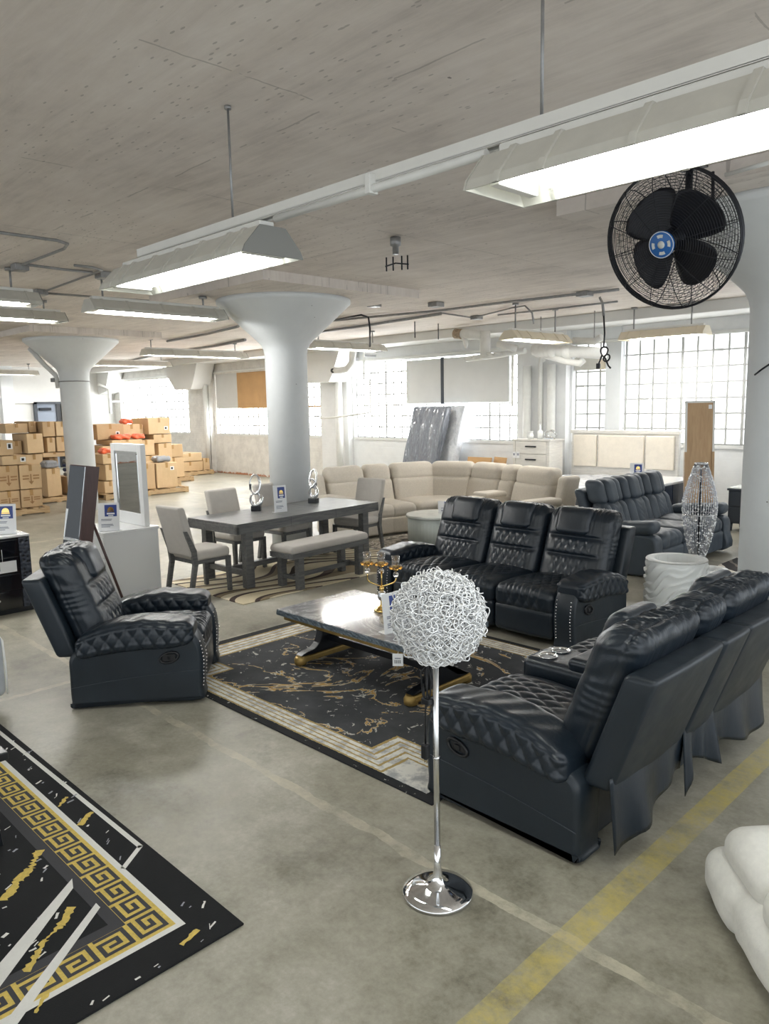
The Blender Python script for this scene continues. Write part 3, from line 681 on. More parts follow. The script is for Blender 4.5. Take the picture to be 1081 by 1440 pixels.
# ------------------------------------------------------------------ black leather reclining seats
LE, LS = MAT['leather'], MAT['leather_smooth']
def leather_arm(root, xc, side, w=.20, rear=.38):
    """one arm: side body, quilted pad, stud trim.  side=+1 outer face towards +x"""
    poly = smooth_poly([(-.49, .008), (-.515, .10), (-.525, .30), (-.505, .43), (-.44, .515), (-.30, .53), (-.05, .50), (.18, .47), (rear-.10, .43), (rear-.01, .36), (rear, .22), (rear, .04), (rear-.03, .006), (-.1, .012)], 4)
    b = MB().prism(poly, xc-w/2, xc+w/2, 'x', bev=.03, smooth=True)
    body = b.build('arm_panel', LS, root)
    xo = xc+side*w/2
    # seam across the outer face
    MB().tube([(xo+side*.001, y, .235-.10*((y+.5)/(rear+.5))+.02*math.sin((y+.5)*3)) for y in np.linspace(-.50, rear-.01, 14)], .0022, 5).build('seam', MAT['charcoal'], body)
    def disp(P, N):
        f = np.clip(np.abs(N[:, 0])*1.5-.15, 0, 1)*win(P[:, 2], -.2, .070, .006)
        seam = gauss(P[:, 2], .078, .008)*(np.abs(N[:, 0]) > .3)
        return diamonds(P[:, 1], P[:, 2], .092, .135, .0125)*f-.007*seam+.0025*np.sin(P[:, 1]*47+P[:, 0]*30)*np.clip(N[:, 2], 0, 1)
    def deform(P):
        P = P.copy(); t = (P[:, 1])/.40
        P[:, 2] *= (.52+.48*np.sqrt(np.clip(1-(t*.97)**2, 0, 1)))*1.0
        P[:, 0] += side*.012*np.clip(-P[:, 2]/.1, 0, 1)
        P[:, 2] += -.075*np.clip(t+.15, 0, 2)-.02*np.clip(-t-.35, 0, 1)+.012*np.sin(P[:, 1]*9)
        return P
    pad = MB().pad((xc+side*.015, -.075, .515), (w+.07, .80, .215), .065, .0075, 6, disp, deform).build('arm_pad', LE, root)
    # chrome studs along the front edges of the arm
    st = MB()
    fr = [(-.512, z) for z in np.arange(.06, .42, .026)]+[(-.505+.09*t, .43+.075*math.sin(t*PI/2)) for t in np.linspace(0, 1, 5)]
    for x in (xc-w/2+.033, xc+w/2-.033):
        for y, z in fr:
            yy = np.interp(z, [.03, .12, .30, .43, .52], [-.491, -.516, -.526, -.506, -.44])
            st.sphere((x, (yy if z < .43 else y)-.002, z), .0065, 6, 4)
    st.build('stud_trim', MAT['chrome'], root)
    return body
def lever(root, xo, side):
    h = MB()
    th = np.linspace(0, 2*PI, 24, endpoint=False)
    ring = np.stack([np.full(24, xo+side*.004), -.30+.062*np.cos(th)*1.0, .335+.036*np.sin(th)-.012*np.cos(th)], 1)
    h.tube(ring, .009, 6, closed=True).build('lever_bezel', MAT['black_plastic'], root)
    h2 = MB().box(xo-.012, -.345, .31, xo+side*.0035, -.255, .36, b=.012).build('lever_cup', MAT['black_ink'], root)
    MB().box(xo+side*.001, -.315, .318, xo+side*.012, -.285, .35, b=.005).build('release_lever', MAT['black_plastic'], root)
def leather_seat(root, xc, w):
    hw = w/2
    def sd(P, N):
        c = win(P[:, 0], -w*.30, w*.30, .012)*np.clip(N[:, 2]*1.0+np.clip(-N[:, 1], 0, 1), 0, 1)
        bulge = .028*(1-(P[:, 0]/hw)**2)*np.clip(N[:, 2], 0, 1)
        return diamonds(P[:, 0], P[:, 1]-P[:, 2], .088, .155, .016)*c*win(P[:, 1], -.4, .16, .02)+bulge
    def df(P):
        P = P.copy(); P[:, 2] += -.05*np.clip(P[:, 1]+.1, 0, 1)-.10*np.clip(-P[:, 1]-.16, 0, 1)**1.2; return P
    MB().pad((xc, -.14, .38), (w-.012, .74, .20), .07, .009, 6, sd, df).build('seat_cushion', LE, root)
    def fd(P, N): return .014*(1-(P[:, 0]/hw)**2)*np.clip(-N[:, 1], 0, 1)
    MB().pad((xc, -.44, .19), (w-.016, .12, .25), .045, .03, 4, fd).build('footrest', LE, root)
def leather_back(root, xc, w, quilt=True, head=True, kl=.36, el=0.0, er=0.0):
    hw = w/2; x0, x1 = xc-hw-el*.125, xc+hw+er*.125; xs, ws = (x0+x1)/2, x1-x0
    c0, c1 = xc-hw-el*.075, xc+hw+er*.075; xcc, wc = (c0+c1)/2, c1-c0
    MB().pad((xs, .41, .62), (ws-.008, .15, .56), .028, .05, 3, lambda P, N: .008*np.clip(N[:, 1], 0, 1)*(1-(P[:, 0]/hw)**2), lean(-.28, kl)).build('back_shell', LS, root)
    def bd(P, N):
        f = np.clip(-N[:, 1], 0, 1); x, z = P[:, 0], P[:, 2]
        d = .030*(1-(x/hw)**2)*f
        d = d-.030*f*(gauss(z, -.06, .018)+gauss(z, .10, .018))*win(x, -hw*.72, hw*.72, .03)
        if quilt: d = d+diamonds(x, z, .08, .125, .016)*f*win(x, -hw*.6, hw*.6, .012)*(win(z, -.30, -.08, .012)+win(z, -.04, .085, .008))
        # gathers along the top roll
        top = np.clip(N[:, 2], 0, 1)+.5*win(z, .2, .5, .03)
        ph = 7*np.sin(x*11+xc*5)+2.2*np.sin(P[:, 1]*30+x*17)
        d = d+(.0034*np.sin(x*118+ph)+.0024*np.sin(x*197-ph*1.4+P[:, 1]*20))*top*(.35+.65*np.abs(np.sin(x*13+P[:, 1]*9)))
        d = d-.009*np.exp(-((P[:, 1]-.035)/.008)**2)*(N[:, 2] > .5)
        side = np.clip(np.abs(N[:, 0])-.2, 0, 1); d = d+.0026*np.sin(z*115+4*np.sin(z*19+P[:, 1]*8))*side*win(z, -.1, .5, .05)
        d = d-.008*np.exp(-((P[:, 1]-.035)/.007)**2)*side
        return d
    kb = kl
    MB().pad((xcc, .235, .715), (wc-.02, .25, .68), .10, .009, 8, bd, lean(-.35, kb, .02)).build('back_cushion', LE, root)
    if head:
        def hd(P, N): return .012*(1-(P[:, 0]/(hw*.6))**2)*np.clip(-N[:, 1], 0, 1)+.003*np.sin(P[:, 2]*60)*np.clip(np.abs(N[:, 0]), 0, 1)
        zc = .955; y = .105+(zc-.385)*kb-.02
        MB().pad((xc, y, zc), (w*.56, .12, .24), .055, .018, 5, hd, lean(-.12, kb)).build('headrest', LE, root)
def taper(P):
    return P
def black_recliner(label, cat, loc, rz, cells, flaps=False, group=None, name='reclining_sofa', rear=.38):
    """cells: list of ('seat'|'console', width)"""
    t = thing(name, label, cat, loc, rz, group); aw = .20
    W = sum(c[1] for c in cells)+2*aw; x = -W/2
    leather_arm(t, x+aw/2, -1, aw, rear); lever(t, x, -1); x += aw
    MB().box(-W/2+.12, -.36, .03, W/2-.12, rear-.03, .30, b=.02).build('base', LS, t)
    for ci, (ty, w) in enumerate(cells):
        if ty == 'seat':
            leather_seat(t, x+w/2, w); leather_back(t, x+w/2, w, el=float(ci == 0), er=float(ci == len(cells)-1))
        else:
            xc = x+w/2
            MB().pad((xc, -.19, .40), (w-.012, .60, .32), .05, .03, 4).build('console_box', LE, t)
            MB().pad((xc, -.02, .565), (w-.03, .34, .08), .036, .02, 4, lambda P, N: .01*np.clip(N[:, 2], 0, 1)).build('console_lid', LE, t)
            for dx in (-.068, .068):
                MB().lathe([(.03, .50), (.044, .502), (.046, .562), (.056, .568), (.054, .563), (.047, .558)], 20, (xc+dx, -.36, 0)).build('cup_holder', MAT['chrome'], t)
            leather_back(t, xc, w, False, False)
        x += w
    leather_arm(t, x+aw/2, 1, aw, rear); lever(t, x+aw, 1)
    if flaps:
        xs = -W/2+aw
        for i, (ty, w) in enumerate(cells):
            ph = i*2.1
            def fn(u, v, xs=xs, w=w, ph=ph, i=i):
                e0, e1 = (.13 if i == 0 else 0), (.13 if i == len(cells)-1 else 0)
                x = xs-.02-e0+u*(w+.03+e0+e1)
                y = rear+.115+.02*v+.03*np.sin(u*5+ph)*v+.018*np.sin(u*15+ph)*v
                z = .42-v*(.27+.04*np.sin(u*PI*1.6+ph)+.06*np.clip(u-.75, 0, 1)*4)
                return np.stack([x, y, z], 1)
            MB().sheet(fn, 24, 14, two=.004).build('dust_flap', LE, t); xs += w
    return t
SW = .62
black_recliner('black leather three-seat sofa with studded arms at the far edge of the coffee table rug', 'sofa', (-4.265, 5.74, .0), 0, [('seat', .63)]*3, group=None)
black_recliner('black leather loveseat with cup holder console, seen from behind with hanging flaps', 'loveseat', (-1.99, 3.72, .010), -PI/2, [('seat', .60), ('console', .33), ('seat', .60)], flaps=True, name='reclining_loveseat')
black_recliner('single black leather recliner armchair at the left end of the black and gold rug', 'armchair', (-5.18, 2.53, .010), math.radians(140.7), [('seat', .54)], name='recliner_chair')
# ------------------------------------------------------------------ slate grey reclining sofa
GL = MAT['grey_leather']
def grey_sofa():
    t = thing('reclining_sofa', 'slate grey reclining sofa with channelled headrests behind the white wavy vase', 'sofa', (-4.30, 9.18, 0), PI/2)
    aw, w = .20, .60; W = 3*w+2*aw
    for s in (-1, 1):
        xc = s*(W/2-aw/2)
        poly = smooth_poly([(-.47, .04), (-.50, .3), (-.47, .47), (-.3, .50), (.2, .50), (.40, .46), (.42, .2), (.40, .04)], 4)
        MB().prism(poly, xc-aw/2, xc+aw/2, 'x', bev=.025, smooth=True).build('arm_panel', GL, t)
        MB().pad((xc, -.10, .555), (aw+.05, .74, .16), .075, .03, 5, None, lambda P: P+np.stack([0*P[:, 0], 0*P[:, 0], -.04*(P[:, 1]/.4)], 1)).build('arm_pad', GL, t)
    MB().box(-W/2+.1, -.36, .03, W/2-.1, .38, .30).build('base', GL, t)
    for i in range(3):
        xc = (i-1)*w
        def sd(P, N): return chevrons(P[:, 0], P[:, 1], .13, .012)*np.clip(N[:, 2]-N[:, 1], 0, 1)*win(P[:, 0], -.2, .2, .01)+.03*(1-(P[:, 0]/.3)**2)*np.clip(N[:, 2], 0, 1)
        MB().pad((xc, -.14, .38), (w-.01, .70, .20), .09, .018, 5, sd).build('seat_cushion', GL, t)
        MB().pad((xc, -.43, .19), (w-.01, .12, .26), .04, .05, 3).build('footrest', GL, t)
        MB().pad((xc, .42, .62), (w-.01, .13, .66), .05, .1, 3, None, lean(-.33, .34)).build('back_shell', GL, t)
        def ld(P, N): return chevrons(P[:, 0], -P[:, 2], .075, .011)*np.clip(-N[:, 1], 0, 1)*win(P[:, 0], -.1, .1, .01)-.035*np.clip(-N[:, 1], 0, 1)*(gauss(np.abs(P[:, 0]), .125, .018))
        MB().pad((xc, .24, .60), (w-.01, .22, .40), .09, .016, 5, ld, lean(-.2, .33)).build('lumbar_cushion', GL, t)
        for dx, ww, yo in ((-.19, .17, .03), (0, .25, 0), (.19, .17, .03)):
            MB().pad((xc+dx, .36+yo, .92), (ww, .23, .30), .075, .025, 5, None, lean(-.15, .3)).build('headrest', GL, t)
grey_sofa()
# ------------------------------------------------------------------ beige corner sectional
BE = MAT['beige']
def sectional():
    t = thing('corner_sectional', 'beige chenille reclining corner sectional in front of the window wall', 'sectional sofa', (-8.0, 9.2, 0))
    def unit(T, w, seat=True, back=True, console=False):
        A = lambda M_: T if M_ is None else T@M_
        if not console:
            def sd(P, N): return .03*(1-(P[:, 0]/(w/2))**2)*np.clip(N[:, 2], 0, 1)
            MB().pad((0, -.52, .37), (w-.012, .80, .20), .085, .04, 5, sd, T=T).build('seat_cushion', BE, t)
            MB().pad((0, -.86, .17), (w-.012, .13, .26), .04, .06, 3, T=T).build('footrest', BE, t)
        else:
            MB().pad((0, -.45, .36), (w-.012, .80, .50), .06, .06, 4, T=T).build('console_box', BE, t)
            MB().pad((0, -.42, .62), (w-.0, .46, .09), .042, .03, 4, T=T).build('console_lid', BE, t)
        def bd(P, N): return .03*(1-(P[:, 0]/(w/2))**2)*np.clip(-N[:, 1], 0, 1)
        MB().pad((0, -.10, .60), (w-.012, .26, .46), .08, .035, 5, bd, lean(-.23, .28), T=T).build('lumbar_cushion', BE, t)
        MB().pad((0, .03, .90), (w-.008, .28, .29), .11, .03, 5, lambda P, N: bd(P, N)+.01*np.clip(N[:, 2], 0, 1), lean(-.14, .25), T=T).build('headrest', BE, t)
        MB().pad((0, .10, .48), (w-.012, .14, .84), .05, .1, 3, None, lean(-.42, .12), T=T).build('back_shell', BE, t)
    ends = [((-9.30, 7.84), (-9.20, 8.55), 0), ((-9.19, 8.57), (-9.05, 9.05), 0), ((-9.03, 9.06), (-8.76, 9.84), 0), ((-8.74, 9.87), (-7.99, 10.13), 0),
            ((-7.96, 10.13), (-7.24, 9.99), 0), ((-7.22, 9.985), (-6.90, 9.92), 1), ((-6.88, 9.915), (-6.08, 9.72), 0)]
    for (a, b_, c) in ends:
        a, b_ = np.array(a), np.array(b_); d = b_-a; w = np.linalg.norm(d); an = math.atan2(d[1], d[0])
        mid = (a+b_)/2-.11*np.array([-d[1], d[0]])/w-np.array([-8.0, 9.2])
        unit(TR((mid[0], mid[1], 0), rz=an), w, console=bool(c))
    q = np.array([(-8.95, 9.1), (-8.3, 8.75), (-7.85, 9.35), (-8.0, 9.95), (-8.7, 9.75)])-np.array([-8.0, 9.2])
    MB().prism(q, .06, .45, 'z', bev=.03).build('corner_seat', BE, t)
    for (px, py), an in (((-5.96, 9.60), -13), ((-9.22, 7.70), 82)):
        s_ = 1 if an < 0 else -1
        T = TR((px+8.0, py-9.2, 0), rz=math.radians(an))
        MB().pad((s_*.02, -.52, .30), (.22, .95, .54), .07, .06, 4, T=T).build('arm_panel', BE, t)
        MB().pad((s_*.01, -.55, .595), (.27, .86, .12), .055, .04, 4, T=T).build('arm_pad', BE, t)
        MB().pad((s_*.01, .02, .70), (.17, .34, .50), .06, .05, 4, None, lean(-.2, .25), T=T).build('back_wing', BE, t)
sectional()
# ------------------------------------------------------------------ white sofa entering at the lower right
def white_sofa():
    A, B_ = at_z(979, 1240, .03), at_z(1081, 1415, .03); an = math.atan2(B_[1]-A[1], B_[0]-A[0])
    t = thing('upholstered_sofa', 'low off-white plush sofa corner entering the picture beside the yellow floor line', 'sofa', (A[0], A[1], 0), an)
    Wc = MAT['white_cloth']
    def lump(P, N): return .008*np.sin(P[:, 0]*6)+.005*np.sin(P[:, 0]*19+P[:, 2]*11)-.02*gauss(P[:, 0], -.78, .02)
    MB().pad((1.12, .50, .125), (2.24, 1.0, .22), .085, .03, 6, lump).build('base', Wc, t)
    for xc, w, yo in ((.28, .40, .02), (.85, .78, .0), (1.62, .74, .0)):
        def cd(P, N, w=w): return .03*(1-(P[:, 0]/(w/2))**2)*np.clip(N[:, 2]+.4*np.abs(N[:, 1]), 0, 1)+.005*np.sin(P[:, 0]*23+P[:, 1]*17)*np.clip(N[:, 2], 0, 1)
        c = MB().pad((xc, .285+yo, .265), (w, .50, .17), .075, .02, 7, cd).build('back_cushion', Wc, t)
        MB().tube([(xc-w/2+.05+(w-.10)*u, 0.10+yo, .325+.02*math.sin(u*PI)) for u in np.linspace(0, 1, 12)], .005, 6).build('piping', Wc, c)
    MB().pad((1.12, .76, .29), (2.0, .44, .14), .06, .05, 4).build('seat_cushion', Wc, t)
white_sofa()
# pale upholstered seat at the left picture edge
t = thing('upholstered_chair', 'pale grey upholstered chair with white piping cut by the left picture edge', 'chair', (-5.72, 1.33, .0115), math.radians(8))
PC = MAT['pale_cloth']
MB().pad((0, 0, .26), (.66, .50, .30), .05, .05, 4).build('seat', PC, t)
MB().pad((-.28, 0, .30), (.12, .52, .44), .05, .05, 4, None, lambda P: P).build('backrest', PC, t)
a = MB().pad((0.0, .24, .30), (.66, .10, .44), .045, .05, 4).build('armrest', PC, t)
MB().tube([(-.3, .29, .50), (.22, .29, .515), (.31, .29, .47), (.325, .29, .3), (.32, .29, .09)], .008, 6).build('piping', MAT['piping_white'], a)
for x in (-.27, .27):
    for y in (-.2, .2): MB().box(x-.02, y-.02, .0, x+.02, y+.02, .12).build('leg', MAT['black_wood'], t)
# ------------------------------------------------------------------ rugs
def rug_material_marble(hx, hy):
    """black marbled rug with ivory and gold banded border; object origin at its centre"""
    n = NT('black_gold_marbled_pile'); x, y, z = n.xyz()
    wob = n.math('MULTIPLY', n.math('SUBTRACT', n.noise(60, 2, .5), .5), .012)
    dx = n.math('SUBTRACT', hx, n.math('ABSOLUTE', x)); dy = n.math('SUBTRACT', hy, n.math('ABSOLUTE', y))
    dxs = n.math('MULTIPLY', dx, .66)
    d = n.math('ADD', n.math('MINIMUM', dxs, dy), wob)
    notch = n.math('SUBTRACT', n.math('MAXIMUM', dxs, dy), .22)
    d2 = n.math('MINIMUM', d, n.math('ADD', notch, wob))
    big = n.noise(1.15, 5, .55, None, 1.3)
    v = n.math('ABSOLUTE', n.math('SUBTRACT', big, .5))
    br = n.noise(7, 4, .65)
    vein = n.math('MULTIPLY', n.math('LESS_THAN', v, .0075), n.math('GREATER_THAN', br, .43))
    rim = n.math('MULTIPLY', n.math('LESS_THAN', v, .0125), n.math('GREATER_THAN', br, .44))
    sp = n.math('GREATER_THAN', n.noise(13, 5, .62, None, 1.0), .635)
    field = n.ramp(n.noise(2.2, 4, .6), [(.3, lin(36, 39, 43)), (.7, lin(72, 74, 77))])
    field = n.mix(rim, field, lin(196, 190, 172)); field = n.mix(vein, field, lin(178, 142, 78))
    field = n.mix(n.math('MULTIPLY', sp, .9), field, lin(198, 196, 188))
    G, Wt, Bk, Gy = lin(172, 148, 92), lin(226, 224, 216), lin(16, 18, 22), lin(168, 168, 168)
    wm = n.ramp(n.noise(10, 5, .7), [(.45, Wt), (.62, Gy)])
    bandf = n.ramp(n.math('MULTIPLY', d2, 2.5), [(0, 0.0), (.155, 1.0), (.19, .0), (.26, 1.0), (.29, 0.0), (.36, 1.0), (.39, 0.0), (.46, 1.0), (.49, 0.0), (.56, 1.0), (.60, 0.0)], 'CONSTANT')
    border = n.mix(bandf, wm, G)
    edge = n.ramp(n.noise(16, 5, .7), [(.60, Bk), (.66, Wt)], 'CONSTANT')
    c = n.mix(n.math('GREATER_THAN', d2, .24), border, field)
    c = n.mix(n.math('LESS_THAN', d, .062), c, edge)
    n.set(col=c, rough=.9); n.bump(n.noise(240, 2, .5), .4, .004); return n.m
X0, X1, Y0, Y1 = -5.6, -2.42, 2.70, 5.16
hx, hy = (X1-X0)/2, (Y1-Y0)/2
o = MB().box(-hx, -hy, 0, hx, hy, .009, b=.004).build('area_rug', rug_material_marble(hx, hy), None, ((X0+X1)/2, (Y0+Y1)/2, 0))
tag(o, 'large black marbled rug with banded ivory and gold border under the marble coffee table', 'rug')
# greek-key rug at the lower left: woven cells as flat inlays on one mesh
def key_rug():
    Bk = cloth('black_pile', lin(12, 14, 17), 240, .4, .95, (6, .3), 0.0); Wt = cloth('ivory_pile', lin(228, 227, 222), 240, .4, .9, (9, .05), 0.0)
    Gd = cloth('gold_pile', lin(214, 188, 98), 240, .4, .9, (60, .18), 0.0); Ch = cloth('charcoal_pile', lin(62, 62, 66), 240, .3, .9, (9, .07), 0.0); Gy = cloth('grey_pile', lin(160, 162, 170), 240, .4, .9, (9, .05), 0.0)
    b = MB(); L, Wd = 3.3, 2.35
    b.box(-L, -Wd, 0, 0, 0, .010, 0, b=.004)
    z = .0108
    def poly(pts, m, dz=0):           # pts in (a,b): distances in from the right edge and the top edge
        q = [(-a, -c) for a, c in pts]
        ar = sum(q[i][0]*q[(i+1) % len(q)][1]-q[(i+1) % len(q)][0]*q[i][1] for i in range(len(q)))
        if ar < 0: q = q[::-1]
        b.add([(x, y, z+dz) for x, y in q], [tuple(range(len(q)))], m, False)
    def rect(a0, b0, a1, b1, m, dz=0): poly([(a0, b0), (a1, b0), (a1, b1), (a0, b1)], m, dz)
    def stroke(pts, w, m, dz=0, jag=.0):
        pts = np.array(pts, float)
        for p, q in zip(pts[:-1], pts[1:]):
            d = q-p; nn = np.array([-d[1], d[0]])/np.linalg.norm(d)*w/2; e = d/np.linalg.norm(d)*(w*.3 if not jag else w*.02)
            k = max(1, int(np.linalg.norm(d)/.011)) if jag else 1
            t = np.linspace(0, 1, k+1)
            j1 = np.clip(1+jag*np.cumsum(rng.uniform(-1, 1, k+1))*.5+jag*rng.uniform(-1, 1, k+1), .15, 1.5) if jag else np.ones(k+1); j2 = np.clip(1+jag*np.cumsum(rng.uniform(-1, 1, k+1))*.5+jag*rng.uniform(-1, 1, k+1), .1, 1.5) if jag else np.ones(k+1)
            up = [p-e+(d+2*e)*u+nn*a_ for u, a_ in zip(t, j1)]; dn = [p-e+(d+2*e)*u-nn*a_ for u, a_ in zip(t, j2)]
            for i in range(k): poly([up[i], up[i+1], dn[i+1], dn[i]], m, dz)
    i0, i1, i2 = .165, .195, .335     # white line, key band, charcoal band
    A, B_ = L-.165, Wd-.165
    # white frame line
    for (a0, b0, a1, b1) in ((.165, .165, A, .193), (.165, .193, .193, B_), (.165, B_-.028, A, B_), (A-.028, .193, A, B_)): rect(a0, b0, a1, b1, 1)
    # gold band base
    for (a0, b0, a1, b1) in ((.193, .193, A-.028, i2), (.193, i2, i2, B_-.028), (.193, B_-.17, A-.028, B_-.028), (A-.17, i2, A-.028, B_-.028)): rect(a0, b0, a1, b1, 2)
    G9 = ["        ", " #######", " #     #", " # ### #", " # #   #", " # #####", " #      ", " #######"]
    def unit(o, ea, eb):
        for r, row in enumerate(G9):
            for c, ch in enumerate(row):
                if ch == '#':
                    p = o+ea*c/8+eb*r/8; poly([p, p+ea/8, p+ea/8+eb/8, p+eb/8], 3, .0006)
    w = i2-.193-.004; step = w*1.02; k = int((A-.2)/step)
    for i in range(k): unit(np.array([.193+i*step, .195]), np.array([step, 0]), np.array([0, w]))
    for i in range(1, int((B_-.2)/step)): unit(np.array([.195, .193+i*step]), np.array([0, step]), np.array([w, 0]))
    # charcoal band inside the key
    for (a0, b0, a1, b1) in ((i2, i2, A-.17, i2+.05), (i2, i2+.05, i2+.05, B_-.17)): rect(a0, b0, a1, b1, 3)
    # loose white line outside the frame
    stroke([(3.0, .055), (.80, .035), (.70, .165)], .024, 1)
    # diagonal ivory bars of the field
    poly([(.79, .36), (.72, .385), (.30, .86), (-.0+.16, 1.05), (.26, 1.05), (.40, .86)], 1, .0007)
    poly([(.55, .36), (.51, .36), (.13, .82), (.04, .95), (.12, .95), (.19, .82)], 1, .0012)
    # veins in gold with grey flecks
    for pts, ww in (([(1.12, .38), (1.0, .46), (.95, .53), (.85, .62)], .045), ([(.60, .44), (.52, .52), (.48, .60), (.42, .65), (.36, .71)], .036), ([(1.52, .09), (1.45, .16)], .03), ([(1.27, .06), (1.19, .155)], .03),
                    ([(.10, .15), (.07, .24)], .022), ([(.2, .69), (.14, .76)], .02), ([(1.6, .75), (1.3, .8), (1.2, .95)], .04), ([(2.1, .55), (1.9, .7)], .03)):
        stroke(pts, ww*.8, 2, .0004, .6)
    r2 = np.random.default_rng(3)
    for i in range(330):
        a, c = r2.uniform(.02, 3.1), r2.uniform(.02, 1.3)
        if .15 < c < .40 and a > .15: continue
        if .15 < a < .40 and c > .15: continue
        th = r2.normal(.9, .35); ln = r2.uniform(.008, .045); d = np.array([math.cos(th), -math.sin(th)])*ln
        stroke([np.array([a, c])-d/2, np.array([a, c])+d/2], r2.uniform(.004, .012), 1 if r2.random() < .6 else 4, .0002, .4)
    o = b.build('area_rug', [Bk, Wt, Gd, Ch, Gy], None, (-2.37, 1.515, 0))
    tag(o, 'black rug with gold greek key border and ivory diagonal lines at the lower left', 'rug')
key_rug()
def rug_swirl():
    n = NT('brown_swirl_pile'); x, y, z = n.xyz()
    r = n.math('SQRT', n.math('ADD', n.math('POWER', n.math('SUBTRACT', x, 1.6), 2.0), n.math('POWER', n.math('SUBTRACT', y, -.4), 2.0)))
    r2 = n.math('SQRT', n.math('ADD', n.math('POWER', n.math('ADD', x, 1.1), 2.0), n.math('POWER', n.math('SUBTRACT', y, 1.6), 2.0)))
    v = n.math('FRACT', n.math('MULTIPLY', n.math('ADD', r, n.math('MULTIPLY', n.math('SINE', n.math('MULTIPLY', r2, 3.2)), .28)), 1.9))
    c = n.ramp(v, [(0, lin(216, 203, 172)), (.28, lin(70, 56, 50)), (.40, lin(226, 215, 188)), (.62, lin(146, 131, 104)), (.76, lin(74, 58, 52)), (.86, lin(220, 207, 176))], 'CONSTANT')
    n.set(col=c, rough=.9); n.bump(n.noise(200, 2, .5), .4, .004); return n.m
tag(MB().box(-.78, -1.5, 0, .78, 1.5, .009, b=.004).build('area_rug', rug_swirl(), None, (-7.27, 5.83, 0), math.radians(0)), 'cream rug with brown and black swirls under the grey dining table', 'rug')
def rug_dark():
    n = NT('dark_marbled_pile'); v = n.noise(2.6, 6, .65, None, 1.5)
    n.set(col=n.ramp(v, [(.36, lin(70, 66, 62)), (.46, lin(120, 112, 102)), (.52, lin(206, 198, 184)), (.58, lin(110, 104, 98)), (.66, lin(176, 166, 148))]), rough=.9); return n.m
tag(MB().box(-.95, -.85, 0, .95, .85, .009, b=.004).build('area_rug', rug_dark(), None, (-7.2, 8.25, 0), math.radians(0)), 'grey and cream marbled rug in front of the beige sectional', 'rug')
def rug_stripe():
    n = NT('striped_abstract_pile'); x, y, z = n.xyz()
    w = n.math('ADD', x, n.math('MULTIPLY', n.math('SUBTRACT', n.noise(1.6, 3, .5), .5), .5))
    v = n.math('FRACT', n.math('MULTIPLY', n.math('ADD', w, n.math('MULTIPLY', y, .85)), 1.5))
    c = n.ramp(v, [(0, lin(226, 220, 208)), (.18, lin(52, 48, 48)), (.5, lin(120, 112, 104)), (.58, lin(48, 46, 46)), (.74, lin(222, 214, 200)), (.88, lin(96, 88, 82))], 'CONSTANT')
    n.set(col=c, rough=.9); return n.m
tag(MB().box(-.85, -1.2, 0, .85, 1.2, .009, b=.004).build('area_rug', rug_stripe(), None, (-2.72, 9.05, 0)), 'black, grey and cream striped rug behind the beaded lamp', 'rug')
# ------------------------------------------------------------------ marble coffee table
RZ = .0095
def coffee_table():
    t = thing('coffee_table', 'rectangular grey marble coffee table on a black and gold trestle base', 'coffee table', (-3.98, 3.86, RZ))
    L, W, zt = .72, .42, .46
    b = MB()
    def ed(P, N):
        s = np.clip(np.abs(N[:, 0])+np.abs(N[:, 1]), 0, 1); q = rng.uniform(-.004, .004, len(P)); return q*s*(np.abs(N[:, 2]) < .5)
    b.pad((0, 0, zt-.0225), (2*L, 2*W, .045), .006, .02, 2, ed, smooth=False, mat=1)
    b.box(-L+.004, -W+.004, zt-.004, L-.004, W-.004, zt+.0012, 0)
    b.build('tabletop', [MAT['marble'], MAT['marble_edge']], t)
    MB().box(-L+.04, -W+.04, zt-.085, L-.04, W-.04, zt-.045, b=.004).build('gold_apron', MAT['gold_paint'], t)
    for s in (-1, 1):
        x = s*.60
        f = MB().box(x-.05, -.30, .025, x+.05, .30, .075, b=.012).build('foot_bar', MAT['gold_paint'], t)
        for y in (-.29, .29): MB().lathe([(.03, 0), (.05, .012), (.052, .05), (.035, .075)], 16, (x, y, 0)).build('bun_foot', MAT['gold_paint'], f)
        q = smooth_poly([(-.27, .075), (-.25, .10), (-.16, .115), (-.11, .17), (-.09, .26), (-.13, .33), (-.22, .375), (.22, .375), (.13, .33), (.09, .26), (.11, .17), (.16, .115), (.25, .10), (.27, .075)], 3)
        MB().prism(q, x-.04, x+.04, 'x', bev=.008).build('trestle', MAT['black_wood'], t)
        MB().box(x-.055, -.30, .365, x+.055, .30, .378).build('cross_bar', MAT['black_wood'], t)
    MB().box(-.60, -.035, .15, .60, .035, .20, b=.006).build('stretcher', MAT['black_wood'], t)
    MB().box(-.58, -.22, .335, .58, .22, .362, b=.006).build('under_frame', MAT['black_wood'], t)
coffee_table()
ZT = RZ+.4625
t = thing('price_tag', 'small white barcode tag hanging from the near edge of the coffee table', 'tag', (-3.36, 3.428, .33), math.radians(40))
MB().box(-.035, -.001, 0, .035, .001, .085).build('card', MAT['white_card'], t)
b = MB()
for i in range(11): b.box(-.022+i*.004, -.0018, .018, -.022+i*.004+(.0012 if i % 3 else .0026), -.0011, .042)
b.build('barcode', MAT['black_ink'], t); MB().box(-.02, -.0018, .05, .02, -.0011, .056).build('printed_line', MAT['ink'], t)
MB().tube([(0, 0, .083), (.004, .0, .1)], .0015, 5).build('string', MAT['white_card'], t)
